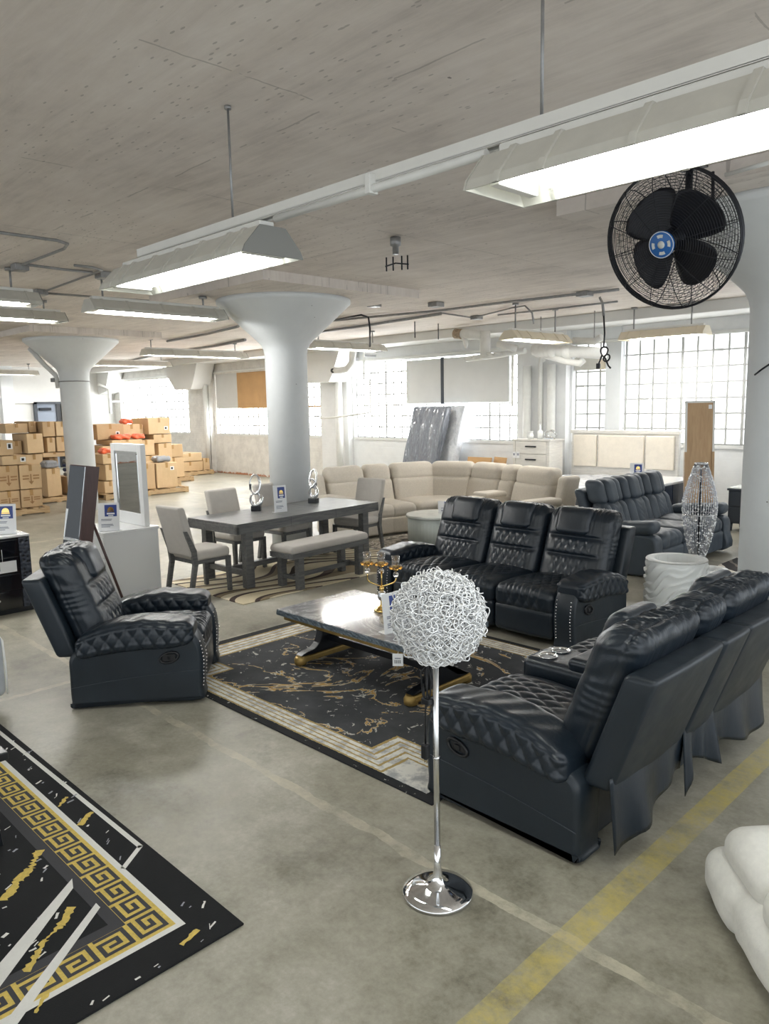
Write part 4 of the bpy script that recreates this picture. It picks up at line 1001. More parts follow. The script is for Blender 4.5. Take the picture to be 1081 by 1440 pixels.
# ------------------------------------------------------------------ signs
def sign(label, loc, rz, w=.19, h=.27, tilt=-.12, base=True, logo=True):
    t = thing('price_sign', label, 'sign', loc, rz)
    T = TR((0, 0, 0), rx=tilt)
    MB().box(-w/2, -.003, .004, w/2, .003, h, T=T).build('card', MAT['white_card'], t)
    if base: MB().box(-w/2, -.004, 0, w/2, .075, .005).build('base', MAT['white_gloss'], t)
    s = w*.30
    lg = MB().box(-s*.95+w*.1, -.0042, h*.52, s*.95+w*.1, -.003, h*.93, T=T).build('logo_panel', MAT['blue_card'], t)
    zc = h*.72; q = [(w*.1+s*.5*math.cos(a), zc+s*.62*math.sin(a)**.8) for a in np.linspace(0.0, PI, 13)]
    MB().prism(q, -.0050, -.0042, 'y', T=T).box(w*.1-s*.55, -.005, zc-.012*h/.27, w*.1+s*.55, -.0042, zc-.004, T=T).build('dome_emblem', MAT['gold'], lg)
    MB().box(w*.1-s*.62, -.005, zc-.035*h/.27, w*.1+s*.62, -.0042, zc-.020*h/.27, T=T).box(w*.1-s*.4, -.005, zc-.05*h/.27, w*.1+s*.4, -.0042, zc-.042*h/.27, T=T).build('logo_lettering', MAT['white_card'], lg)
    b = MB()
    for i, (z, l) in enumerate(((.42, .32), (.38, .30), (.24, .34), (.20, .36), (.15, .26))): b.box(-w*.36, -.0040, h*z-.003, -w*.36+w*l*1.6, -.0032, h*z+.003, T=T)
    b.build('printed_lines', MAT['ink'], t)
    return t
ang = lambda d: math.radians(d)
sign('white price sign with blue logo behind the candelabra on the coffee table', (-3.575, 3.635, ZT), ang(84), .2, .28)
# ------------------------------------------------------------------ candelabra
def candelabra():
    t = thing('candelabra', 'gold three-arm candle holder with crystal balls on the marble coffee table', 'candle holder', (-4.03, 3.95, ZT), ang(42))
    MB().lathe([(.062, 0), (.066, .008), (.06, .016), (.045, .03), (.022, .04), (.016, .055), (.014, .08)], 28).build('base', MAT['gold'], t)
    MB().lathe([(.014, .08), (.03, .095), (.036, .12), (.03, .148), (.015, .16)], 10, smooth=False).build('crystal_stem', MAT['brushed'], t)
    MB().lathe([(.014, .158), (.02, .17), (.02, .185), (.012, .195)], 16).build('collar', MAT['gold'], t)
    tops = [(-.105, 0, .30), (0, 0, .345), (.105, 0, .285)]
    tops = [(-.11, .02, .315), (0, -.005, .315), (.11, .0, .285)]
    a = MB()
    for (x, y, z) in tops:
        if abs(x) < .01: a.tube([(0, 0, .19), (0, 0, z)], .0055, 8)
        else: a.tube(smooth_poly([(0, 0, .195), (x*.35, y*.3, .205), (x*.85, y, .225), (x, y, .25), (x, y, z-.03)], 5, False), .0055, 8)
    a.build('arm', MAT['gold'], t)
    for (x, y, z) in tops:
        c = MB().sphere((x, y, z-.0), .022, 12, 8).build('crystal_ball', MAT['crystal'], t)
        q = MB()
        q.lathe([(.006, z+.02), (.008, z+.035), (.03, z+.045), (.034, z+.052)], 16, (x, y, 0))
        q.build('cup', MAT['gold'], t)
        q = MB()
        for k in range(10):
            an = k*2*PI/10; q.sphere((x+.040*math.cos(an), y+.040*math.sin(an), z+.056), .013, 8, 6)
        q.build('crystal_petals', MAT['amber'], t)
        MB().lathe([(.030, z+.05), (.031, z+.145), (.0285, z+.145), (.0275, z+.054)], 24, (x, y, 0)).build('glass_cylinder', MAT['glass'], t)
        MB().lathe([(.024, z+.054), (.024, z+.072), (.001, z+.074)], 16, (x, y, 0)).build('candle', simple('amber_candle', lin(238, 196, 120), .4), t)
candelabra()
# ------------------------------------------------------------------ wire globe floor lamp
def globe_lamp():
    t = thing('floor_lamp', 'chrome floor lamp with a round silver wire globe shade in the foreground', 'lamp', (-1.942, 2.198, 0))
    MB().lathe([(.145, 0), (.150, .006), (.146, .016), (.11, .026), (.06, .038), (.03, .055), (.020, .085), (.0155, .12), (.0135, .22)], 48).build('base', MAT['chrome'], t)
    p = MB().lathe([(.0135, .20), (.0125, .60), (.0125, 1.04)], 20).build('pole', MAT['brushed'], t)
    MB().lathe([(.0145, .60), (.0145, .612)], 20).build('pole_joint', MAT['chrome'], p)
    zc, R = 1.20, .196
    g = MB(); r3 = np.random.default_rng(11); nring = 900
    th = np.linspace(0, 2*PI, 14, endpoint=False)
    for i in range(nring):
        zz = 1-2*(i+.5)/nring; ph = i*2.39996
        n = np.array([math.sqrt(1-zz*zz)*math.cos(ph), math.sqrt(1-zz*zz)*math.sin(ph), zz])
        a = np.cross(n, [0.3, .2, 1.0]); a /= np.linalg.norm(a); c = np.cross(n, a)
        n2 = n+r3.normal(0, .38, 3); n2 /= np.linalg.norm(n2)
        a = np.cross(n2, c); a /= np.linalg.norm(a); c = np.cross(n2, a)
        rr = r3.uniform(.017, .028); ctr = n*(R-r3.uniform(.008, .030))
        pts = ctr+rr*(np.cos(th)[:, None]*a+np.sin(th)[:, None]*c*r3.uniform(.75, 1.0))+n*(.004*np.sin(3*th+ph))[:, None]
        g.tube(pts+np.array([.010, .010, zc]), 0.0024, 5, closed=True)
    g.build('wire_globe', MAT['wire'], t)
    MB().lathe([(.012, 1.03), (.016, 1.07), (.03, 1.10), (.035, 1.16), (.02, 1.22), (.001, 1.235)], 14).build('bulb_holder', MAT['white_card'], t)
    MB().tube([(-.004, -.004, 1.05), (-.03, -.02, .98), (-.033, -.022, .92), (-.022, -.018, .86), (-.03, -.022, .82), (-.045, -.03, .88), (-.05, -.034, .97), (-.03, -.02, 1.0), (-.028, -.02, .9), (-.035, -.026, .80), (-.036, -.027, .66)], .0035, 6).tube([(-.02, -.014, 1.0), (-.012, -.012, .93), (-.02, -.018, .85), (-.034, -.025, .84), (-.042, -.03, .92)], .0035, 6).build('cord', MAT['black_plastic'], t)
    MB().box(-.050, -.036, .835, -.008, -.006, .862, b=.005).build('cord_tie', MAT['black_plastic'], t)
    pl = MB().box(-.050, -.042, .60, -.020, -.014, .665, b=.006).build('plug', MAT['black_plastic'], t)
    MB().box(-.043, -.030, .582, -.039, -.026, .60).box(-.031, -.030, .582, -.027, -.026, .60).build('plug_pins', MAT['chrome'], pl)
globe_lamp()
# ------------------------------------------------------------------ dining group
GW, CC = MAT['grey_wood'], MAT['chair_cloth']
TA = math.radians(3.5)
def dining_table():
    t = thing('dining_table', 'long charcoal grey wooden dining table with twin sculptures on top', 'dining table', (-7.50, 5.74, RZ), TA)
    L, W, zt = 1.16, .47, .757
    b = MB().box(-W, -L, zt-.035, W, L, zt, b=.004)
    for y in (-.37, .37): b.box(-W-.0005, y-.0015, zt-.11, W+.0005, y+.0015, zt+.0006, 1)
    b.build('tabletop', [GW, MAT['black_wood']], t)
    MB().box(-W, -L, zt-.115, -W+.03, L, zt-.035).box(W-.03, -L, zt-.115, W, L, zt-.035).box(-W, -L, zt-.115, W, -L+.03, zt-.035).box(-W, L-.03, zt-.115, W, L, zt-.035).build('apron', GW, t)
    for y in (-L+.20, L-.20):
        for x in (-W+.09, W-.09):
            s = 1 if y > 0 else -1
            q = [(y-.055, 0), (y+.055, 0), (y+.05-s*.0, zt-.05), (y-.05, zt-.05)]
            MB().prism(q, x-.045, x+.045, 'x', bev=.004).build('leg', GW, t)
        MB().box(-W+.1, y-.025, .13, W-.1, y+.025, .19).build('cross_rail', GW, t)
    MB().box(-.03, -L+.2, .13, .03, L-.2, .19).build('stretcher', GW, t)
dining_table()
def chair_proto():
    t = thing('dining_chair', 'grey linen dining chair at the near head of the grey table', 'chair', (0, 0, 0), 0, 'dining chairs around the grey table')
    # faces local -y ; seat centre at origin
    MB().pad((0, -.02, .445), (.47, .46, .11), .045, .03, 5, lambda P, N: .012*(1-(P[:, 0]/.24)**2)*np.clip(N[:, 2], 0, 1)).build('seat', CC, t)
    MB().box(-.225, -.23, .36, .225, .20, .40).build('seat_frame', GW, t)
    MB().pad((0, .215, .72), (.46, .09, .56), .03, .04, 4, None, lean(-.28, .22, .05)).build('backrest', CC, t)
    for s in (-1, 1):
        MB().prism([(-.24, 0), (-.20, 0), (-.185, .40), (-.24, .40)], s*.225-.022, s*.225+.022, 'x', bev=.003).build('leg', GW, t)
        q = [(.27, 0), (.315, 0), (.245, .36), (.26, .50), (.335, .74), (.305, .74), (.20, .52), (.19, .36)]
        MB().prism(q, s*.225-.021, s*.225+.021, 'x', bev=.003).build('leg', GW, t)
    return t
ch = chair_proto(); used = []
for lab, x, y, rz in (('grey linen dining chair at the near head of the table, back toward the tall mirror', -7.34, 4.36, math.radians(183)),
                      ('grey linen dining chair on the far long side, nearer the boxes', -8.03, 5.34, math.radians(93)),
                      ('grey linen dining chair on the far long side, in front of the middle column', -8.08, 6.12, math.radians(95)),
                      ('grey linen dining chair at the far head of the table, beside the beige sectional', -7.66, 7.05, math.radians(8))):
    o = ch if not used else dup(ch, (0, 0, 0)); used.append(o)
    o.location = (x, y, RZ); o.rotation_euler = (0, 0, rz); o['label'] = lab
def bench():
    t = thing('dining_bench', 'grey wooden bench with a pale padded seat along the near side of the table', 'bench', (-6.72, 5.60, RZ), TA)
    L, W = .62, .20
    MB().pad((0, 0, .455), (2*W, 2*L, .085), .04, .03, 5, lambda P, N: .012*np.clip(N[:, 2], 0, 1)*(1-(P[:, 0]/W)**2)).build('seat', CC, t)
    MB().box(-W+.005, -L+.005, .36, W-.005, L-.005, .42, b=.004).build('seat_frame', GW, t)
    for y in (-L+.14, L-.14):
        for x in (-W+.05, W-.05): MB().box(x-.038, y-.038, 0, x+.038, y+.038, .365, b=.003).build('leg', GW, t)
        MB().box(-W+.06, y-.02, .10, W-.06, y+.02, .145).build('cross_rail', GW, t)
    MB().box(-.02, -L+.14, .10, .02, L-.14, .145).build('stretcher', GW, t)
bench()
ZD = RZ+.7575
def sculpture(label, loc, rz, v):
    t = thing('abstract_sculpture', label, 'sculpture', loc, rz, 'silver sculptures on the dining table')
    MB().box(-.06, -.045, 0, .06, .045, .065, b=.004).build('plinth', MAT['black_wood'], t)
    th = np.linspace(0, 2*PI, 28, endpoint=False); b = MB()
    if v == 0:
        b.tube(np.stack([.068*np.cos(th), .012*np.sin(2*th), .145+.075*np.sin(th)], 1), [.021+.008*math.cos(a+1) for a in th], 10, closed=True)
        b.tube(np.stack([-.005+.062*np.cos(th), .02*np.sin(th), .33+.118*np.sin(th)], 1), [.013+.005*math.cos(a) for a in th], 10, closed=True)
        b.box(-.075, -.018, .26, -.045, .018, .34, b=.006)
    else:
        b.tube(np.stack([.055*np.cos(th), .012*np.sin(2*th), .14+.072*np.sin(th)], 1), [.023+.008*math.cos(a+1) for a in th], 10, closed=True)
        b.tube(np.stack([.05*np.cos(th), .035*np.sin(th), .33+.11*np.sin(th)], 1), .014, 10, closed=True)
        b.tube(np.stack([.045*np.cos(th), -.03*np.sin(th), .27+.05*np.sin(th)], 1), .013, 10, closed=True)
    b.build('loops', MAT['chrome'], t)
sculpture('silver knot sculpture nearer the camera on the dining table', (-7.72, 5.41, ZD), ang(45), 0)
sculpture('silver knot sculpture farther along the dining table, before the beige sectional', (-7.72, 6.33, ZD), ang(20), 1)
sign('narrow white price sign between the two silver sculptures', (-7.36, 5.52, ZD), ang(80), .17, .33, -.08)
# ------------------------------------------------------------------ left-hand furniture
def vanity():
    t = thing('vanity_dresser', 'white gloss dresser whose plain side faces the room, left of the dining chairs', 'dresser', (-7.98, 3.70, 0))
    MB().box(-.36, -.30, .03, .36, .32, .735, b=.004).build('body', MAT['white_gloss'], t)
    MB().box(-.37, -.31, .735, .37, .33, .765, b=.004).build('tabletop', MAT['white_gloss'], t)
    MB().box(-.33, -.28, 0, .33, .30, .03).build('plinth', MAT['white_card'], t)
    for k in range(3):
        d = MB().box(-.35, -.312, .06+k*.22, .35, -.30, .27+k*.22, b=.003).build('drawer', MAT['white_gloss'], t)
        MB().sphere((0, -.325, .165+k*.22), .013).build('knob', MAT['chrome'], d)
vanity()
def vanity_mirror():
    t = thing('dresser_mirror', 'white framed upright mirror standing on the white dresser', 'mirror', (-8.02, 3.92, .767))
    w, h, f, d = .36, .90, .085, .03
    b = MB()
    b.box(-w, -d, 0, -w+f, d, h, b=.004); b.box(w-f, -d, 0, w, d, h, b=.004); b.box(-w+f, -d, 0, w-f, d, f*1.6, b=.004); b.box(-w+f, -d, h-f, w-f, d, h, b=.004)
    b.build('frame', MAT['white_gloss'], t)
    MB().box(-w+f, -.02, f*1.6, w-f, 0, h-f).build('mirror_glass', MAT['mirror'], t)
    MB().box(-w+f+.02, -.026, f*1.6+.02, -w+f+.03, -.02, h-f-.02).box(w-f-.03, -.026, f*1.6+.02, w-f-.02, -.02, h-f-.02).box(-w+f+.02, -.026, h-f-.03, w-f-.02, -.02, h-f-.02).build('inner_bevel', MAT['chrome'], t)
vanity_mirror()
sign('white price sign with blue logo on the white dresser, beside the brown mirror', (-7.70, 3.50, .767), ang(50), .22, .30)
def cheval():
    t = thing('standing_mirror', 'tall brown framed standing mirror leaning behind the recliner armchair', 'mirror', (-7.19, 2.82, 0))
    w, h, d = .185, 1.52, .065
    T = TR((0, 0, .02), rx=-math.radians(9.5))
    b = MB(); b.box(-w, -d, 0, w, d, h, b=.004, T=T); b.build('cabinet', MAT['brown_wood'], t)
    MB().box(-w+.012, -d-.006, .50, w-.012, -d-.0005, h-.012, T=T).build('mirror_glass', MAT['mirror'], t)
    MB().box(-w+.012, -d-.006, .05, w-.012, -d-.0005, .485, T=T).build('lower_panel', MAT['gloss_black'], t)
    for x in (-w+.03, w-.03): MB().tube([(x, .20, 1.05), (x, .52, 0.0)], .014, 6).build('rear_leg', MAT['brown_wood'], t)
cheval()
def added_wardrobe():  # added out of view so the standing mirror reflects something dark
    t = thing('added_wardrobe', 'tall dark block added beyond the left picture edge for the brown mirror to reflect', 'added_wardrobe', (-9.75, 1.70, 0), PI/2)
    MB().box(-.75, -.28, 0, .75, .28, 2.15, b=.006).build('body', MAT['navy_gloss'], t)
    for k in range(2): MB().box(-.73+k*.74, -.296, .06, -.01+k*.74, -.28, 2.12, b=.004).build('door', MAT['gloss_black'], t)
added_wardrobe()
def black_dresser():
    t = thing('black_dresser', 'gloss black drawer chest with patterned corner strip at the left picture edge', 'dresser', (-8.24, 2.30, 0), PI/2)
    W, D, h = .49, .22, .80
    MB().box(-W, -D, .05, W, D, h-.02, b=.004).build('body', MAT['gloss_black'], t)
    MB().box(-W-.005, -D-.005, h-.02, W+.005, D+.005, h, b=.003).build('tabletop', MAT['white_gloss'], t)
    MB().box(-W+.0, -D+.01, 0, W, D-.01, .05).build('plinth', MAT['black_wood'], t)
    for c, (x0, x1) in enumerate(((-.45, -.02), (-.0, .37))):
        for k in range(4):
            z = .07+k*.175
            d = MB().box(x0, -D-.014, z, x1, -D, z+.165, b=.004).build('drawer', MAT['gloss_black'], t)
            MB().sphere(((x0+x1)/2-.04, -D-.026, z+.085), .014, 10, 6).build('knob', MAT['chrome'], d)
    n = NT('diamond_mirror_strip'); x, y, z = n.xyz(); v = n.voro(26, 'F1')
    n.set(col=n.ramp(v, [(.2, lin(20, 24, 32)), (.6, lin(60, 66, 78))]), rough=.2); n.bump(v, .8, .01)
    MB().box(.38, -D-.016, .05, W-.004, -D, h-.025, b=.004).build('patterned_strip', n.m, t)
black_dresser()
t = thing('price_card', 'small white card hanging on the front of the black dresser', 'tag', (-7.975, 2.50, .44), PI/2)
MB().box(-.13, -.004, 0, .13, .0, .115).build('card', MAT['white_card'], t)
MB().box(-.10, -.006, .025, -.03, -.004, .09).build('printed_emblem', MAT['ink'], t); MB().tube([(0, -.003, .11), (.0, -.003, .24)], .002, 5).build('hanging_string', MAT['white_card'], t)
sign('white price sign with blue logo on the black dresser at the left picture edge', (-8.17, 2.60, .802), ang(52), .25, .31)
# black table on the greek-key rug, only its leg reaches into the picture
t = thing('side_table', 'black table standing on the greek key rug, only one splayed leg inside the picture', 'table', (-4.05, .78, .0112))
for x, y in ((.36, .22), (-.36, .22), (.36, -.22), (-.36, -.22)):
    MB().prism([(y-.035, 0), (y+.035, 0), (y*.8+.03, .44), (y*.8-.03, .44)], x-.035, x+.035, 'x', bev=.004).build('leg', MAT['black_wood'], t)
MB().box(-.44, -.30, .43, .44, .30, .47, b=.006).build('tabletop', MAT['black_wood'], t)
# ------------------------------------------------------------------ vases and the beaded lamp
def wavy_vase(label, loc, r, h, rz=0):
    t = thing('wavy_vase', label, 'vase', loc, rz)
    def mod(q, th, z):
        k = win(np.array([z]), .02, h-.05, .008)[0]
        p = z*13.0-th*6/(2*PI)*2+.42*np.sin(th*4+z*8)+.18*np.sin(th*9-z*15)
        sw = p % 1.0
        f = 1+k*(.030*(sw**1.6)*np.clip((1-sw)/.12, 0, 1)-.008)/r
        return q*np.stack([f, f, np.ones_like(f)], 1)
    zs = np.linspace(0, h, 120)
    prof = [(r*(.93+.07*math.sin(min(1, z/h*1.3)*PI/2)), z) for z in zs]
    b = MB(); b.lathe(prof[:-1]+[(r*1.0, h-.006), (r*.985, h), (r*.74, h), (r*.70, h-.012), (r*.66, h-.22), (.001, h-.24)], 260, mod=mod)
    b.build('vessel', MAT['ceramic'], t)
    return t
wavy_vase('large white cylinder vase with carved wavy ridges behind the black loveseat', (-2.86, 6.50, 0), .262, .635)
wavy_vase('second white wavy vase half hidden behind the pole of the beaded lamp', (-3.0, 7.62, 0), .17, .33, 1.0)
def beaded_lamp():
    t = thing('floor_lamp', 'black floor lamp with a tall spindle shade of silver beaded wires', 'lamp', (-2.92, 7.10, 0))
    MB().lathe([(.13, 0), (.13, .012), (.03, .025), (.02, .05)], 24).build('base', MAT['black_wood'], t)
    MB().tube([(0, 0, .03), (0, 0, .52)], .014, 10).build('pole', MAT['black_wood'], t)
    z0, z1 = .48, 1.44; zz = np.linspace(0, 1, 26)
    rad = lambda u: .04+.115*math.sin(min(1, u/.62)*PI/2)**.9 if u < .62 else .155-.10*((u-.62)/.38)**1.25
    sh = MB(); bd = MB(); r4 = np.random.default_rng(5)
    for k in range(40):
        a = 2*PI*k/40
        pts = [(rad(u)*math.cos(a), rad(u)*math.sin(a), z0+(z1-z0)*u) for u in zz]
        sh.tube(pts, .0035, 5)
        for u in r4.uniform(.05, .98, 24):
            rr = rad(u); bd.sphere((rr*math.cos(a), rr*math.sin(a), z0+(z1-z0)*u), r4.uniform(.006, .010), 6, 4)
    s = sh.build('wire_shade', MAT['dark_silver'], t); bd.build('beads', MAT['wire'], s)['kind'] = 'stuff'
    th = np.linspace(0, 2*PI, 32, endpoint=False)
    rg = MB()
    for u in (0, .5, 1): rg.tube(np.stack([rad(u)*np.cos(th), rad(u)*np.sin(th), np.full(32, z0+(z1-z0)*u)], 1), .008 if u != .5 else .005, 6, closed=True)
    rg.build('shade_ring', MAT['brushed'], s)
    MB().tube([(0, 0, .5), (0, 0, 1.40)], .012, 8).build('inner_stem', MAT['dark_metal'], t)
    MB().lathe([(.035, .47), (.04, .50), (.02, .54)], 14).build('socket', MAT['dark_metal'], t)
beaded_lamp()
# ------------------------------------------------------------------ beside the sectional
t = thing('drum_table', 'pale round drum table with a stone top in front of the beige sectional', 'side table', (-7.36, 8.35, .0095))
def rib(q, th, z): return q*np.stack([1+.012*np.abs(np.sin(th*24)), 1+.012*np.abs(np.sin(th*24)), np.ones_like(th)], 1)
MB().lathe([(.40, 0), (.40, .37)], 192, mod=rib).build('drum', MAT['drum'], t)
MB().lathe([(.41, .37), (.43, .38), (.43, .405), (.42, .415)], 64).build('tabletop', MAT['pale_marble'], t)
sign('white price sign lying behind the three-seat sofa on the pale drum table', (-7.22, 8.50, .0095+.417), ang(45), .30, .20, -.6)
# ------------------------------------------------------------------ bedroom furniture by the window wall
def bed():
    t = thing('bed', 'pale wooden bed with a three-panel cream headboard under the tall window', 'bed', (-6.60, 12.60, 0))
    W = 1.03
    MB().box(-W, -.02, .05, W, .07, 1.46, b=.01).build('headboard', MAT['pale_wood'], t)
    MB().box(-W-.02, -.04, 1.44, W+.02, .09, 1.50, b=.006).build('headboard_cap', MAT['pale_wood'], t)
    for x0, x1 in ((-.97, -.50), (-.46, .42), (.46, .97)):
        MB().pad(((x0+x1)/2, -.035, 1.12), (x1-x0, .05, .58), .02, .06, 3, lambda P, N: .008*np.clip(-N[:, 1], 0, 1)).build('headboard_panel', cream, t)
    for s in (-1, 1): MB().box(s*W-.03, -1.98, .14, s*W+.03, 0, .34, b=.006).build('side_rail', MAT['pale_wood'], t)
    MB().box(-W-.02, -2.04, .05, W+.02, -1.96, .38, b=.01).build('footboard', MAT['pale_wood'], t)
    for x in (-W, W):
        for y in (-1.98, .02): MB().box(x-.04, y-.03, 0, x+.04, y+.03, .14).build('leg', MAT['pale_wood'], t)
    MB().box(-W+.03, -1.95, .20, W-.03, -.03, .30).build('slat_base', MAT['pale_wood'], t)
cream = cloth('cream_upholstery', lin(226, 218, 204), 200, .2)
bed()
t = thing('mattress', 'plastic wrapped mattress lying on the pale bed', 'mattress', (-6.60, 11.62, .305))
MB().pad((0, 0, .12), (1.94, 1.86, .24), .06, .05, 4, mat=0).build('core', MAT['wrap'], t)
def crease(P, N): return .018*np.sin(P[:, 0]*5+P[:, 1]*3)*np.clip(N[:, 2], 0, 1)+.008*np.sin(P[:, 0]*17-P[:, 1]*13)*np.clip(N[:, 2], 0, 1)
MB().pad((0, 0, .30), (1.98, 1.90, .16), .07, .04, 4, crease).build('wrapped_top', MAT['bed_wrap'], t)
def chest():
    t = thing('chest_of_drawers', 'whitewashed chest of drawers against the pilaster with white pipes', 'dresser', (-8.12, 12.18, 0))
    W, D, h = .41, .22, 1.34
    MB().box(-W, -D, .06, W, D, h-.03, b=.004).build('body', MAT['pale_wood'], t)
    MB().box(-W-.02, -D-.02, h-.03, W+.02, D+.02, h, b=.004).build('tabletop', MAT['pale_wood'], t)
    MB().box(-W, -D, 0, W, D, .06).build('plinth', MAT['pale_wood'], t)
    for k in range(5):
        z = .09+k*.245
        d = MB().box(-W+.07, -D-.014, z, W-.07, -D, z+.23, b=.004).build('drawer', MAT['pale_wood'], t)
        MB().box(-.12, -D-.032, z+.125, .12, -D-.014, z+.150, b=.004).build('handle', MAT['dark_metal'], d)
    for x in (-W+.03, W-.03): MB().box(x-.025, -D-.008, .06, x+.025, -D, h-.03).build('corner_post', MAT['pale_wood'], t)
chest()
t = thing('price_card', 'small white cards hanging on the left edge of the whitewashed chest', 'tag', (-8.44, 11.935, .98))
MB().box(-.08, -.003, 0, -.005, 0, .12).box(.005, -.003, 0, .08, 0, .12).build('card', MAT['white_card'], t); MB().box(-.065, -.004, .05, -.03, -.003, .09).box(.02, -.004, .05, .065, -.003, .09).build('printed_emblem', MAT['ink'], t)
for lab, x, prof in (('small pale vase on the whitewashed chest, leftmost ornament', -8.26, [(.05, 0), (.06, .06), (.04, .11), (.05, .14)]), ('white bottle vase on the whitewashed chest, middle ornament', -8.05, [(.05, 0), (.055, .14), (.02, .18), (.022, .27), (.03, .28)])):
    tag(MB().lathe(prof, 18).build('ornament_vase', MAT['ceramic'], None, (x, 12.15, 1.342)), lab, 'vase')
t = thing('abstract_sculpture', 'silver swirl ornament on the whitewashed chest, rightmost ornament', 'sculpture', (-7.82, 12.12, 1.342))
MB().box(-.10, -.03, 0, .10, .03, .02).build('plinth', MAT['brushed'], t)
th = np.linspace(0, 1.7*PI, 20); MB().tube(np.stack([.10*np.cos(th)*1.2, 0*th, .09+.06*np.sin(th)], 1), .012, 8).tube(np.stack([.05+.09*np.cos(th+1), 0*th, .10+.07*np.sin(th+1)], 1), .010, 8).build('swirl', MAT['brushed'], t)
def cabinet():
    t = thing('low_cabinet', 'dark navy gloss cabinet with white sides and top behind the slate grey sofa', 'cabinet', (-5.22, 11.05, 0))
    W, D, h = .26, .80, .80
    MB().box(-W, -D, .04, W-.02, D, h-.03, b=.004).build('body', MAT['pale_wood'], t)
    MB().box(-W-.01, -D-.01, h-.03, W+.01, D+.01, h, b=.004).build('tabletop', MAT['white_gloss'], t)
    for k in range(2): MB().box(W-.02, -D+.01+k*D, .06, W, -.01+k*D, h-.04, b=.004).build('door', MAT['navy_gloss'], t)
    MB().box(-W+.02, -D+.02, 0, W-.03, D-.02, .04).build('plinth', MAT['black_wood'], t)
cabinet()
sign('white price sign with blue logo on the white cabinet top behind the slate grey sofa', (-5.33, 10.62, .802), ang(27), .19, .30)
def back_mirror():
    t = thing('leaning_mirror', 'tall narrow mirror showing its bare plywood back beside the navy cabinet', 'mirror', (-4.60, 11.15, 0), math.radians(42))
    w, h = .215, 2.0; T = TR((0, 0, .01), rx=-math.radians(3))
    MB().box(-w+.02, -.005, .30, w-.02, .005, h-.02, T=T).build('backing_board', MAT['board'], t)
    MB().box(-w, -.02, 0, -w+.035, .03, 1.25, T=T).box(w-.035, -.02, 0, w, .03, 1.25, T=T).build('stand_post', MAT['brown_wood'] if False else MAT['board'], t)
    MB().box(-w, -.012, .30, -w+.03, .022, h, T=T).box(w-.03, -.012, .30, w, .022, h, T=T).box(-w, -.012, h-.03, w, .022, h, T=T).build('frame', MAT['white_enamel'], t)
    MB().box(-w+.02, .006, .32, w-.02, .018, h-.03, T=T).build('mirror_glass', MAT['mirror'], t)
    MB().box(.12, -.008, h-.12, .17, -.005, h-.06, T=T).build('sticker', MAT['white_card'], t)
    MB().box(-w, -.03, 0, w, .05, .03).build('foot', MAT['board'], t)
back_mirror()
def dark_nightstand():
    t = thing('nightstand', 'charcoal nightstand with a pale top just left of the near column', 'nightstand', (-4.10, 12.15, 0))
    W, D, h = .36, .24, .66
    MB().box(-W, -D, .12, W, D, h-.03, b=.004).build('body', MAT['charcoal'], t)
    MB().box(-W-.02, -D-.02, h-.03, W+.02, D+.02, h, b=.004).build('tabletop', MAT['charcoal'], t)
    MB().box(-W-.01, -D-.01, h, W+.01, D+.01, h+.012).build('top_inset', MAT['pale_marble'], t)
    for k in range(2): MB().box(-W+.03, -D-.012, .15+k*.24, W-.03, -D, .37+k*.24, b=.004).build('drawer', MAT['charcoal'], t)
    for x in (-W+.04, W-.04):
        for y in (-D+.04, D-.04): MB().lathe([(.018, 0), (.03, .12)], 10, (x, y, 0)).build('leg', MAT['charcoal'], t)
dark_nightstand()
t = thing('low_table', 'low dark table with a glossy white top poking out beside the near column', 'coffee table', (-3.25, 10.75, 0))
MB().box(-.50, -.30, .20, .50, .30, .23, b=.004).build('tabletop', MAT['white_gloss'], t); MB().box(-.48, -.28, .10, .48, .28, .20, b=.006).build('apron', MAT['gloss_black'], t); MB().box(-.40, -.22, 0, .40, .22, .10).build('plinth', MAT['gloss_black'], t)
# leaning wrapped mattresses
for lab, dx, th_, mat_ in (('grey mattress in clear plastic leaning on the window wall, front one of the pair', 0, .20, 'wrap'), ('plastic wrapped mattress leaning on the window wall, rear one of the pair', .32, .24, 'bed_wrap')):
    T = TR((0, 0, 0), rx=-math.radians(10))
    t = thing('leaning_mattress', lab, 'mattress', (-11.38+dx*.80, 12.36+dx*.95, .01), math.radians(-4))
    def cr(P, N): return .012*np.sin(P[:, 0]*22+np.sin(P[:, 2]*3)*2)*np.clip(np.abs(N[:, 1]), 0, 1)
    MB().pad((0, 0, 1.0), (1.05, th_, 1.98), .05, .04, 4, cr, lambda P: P+np.stack([P[:, 2]*.14, 0*P[:, 0], 0*P[:, 0]], 1), T=T).build('wrapped_body', MAT[mat_], t)
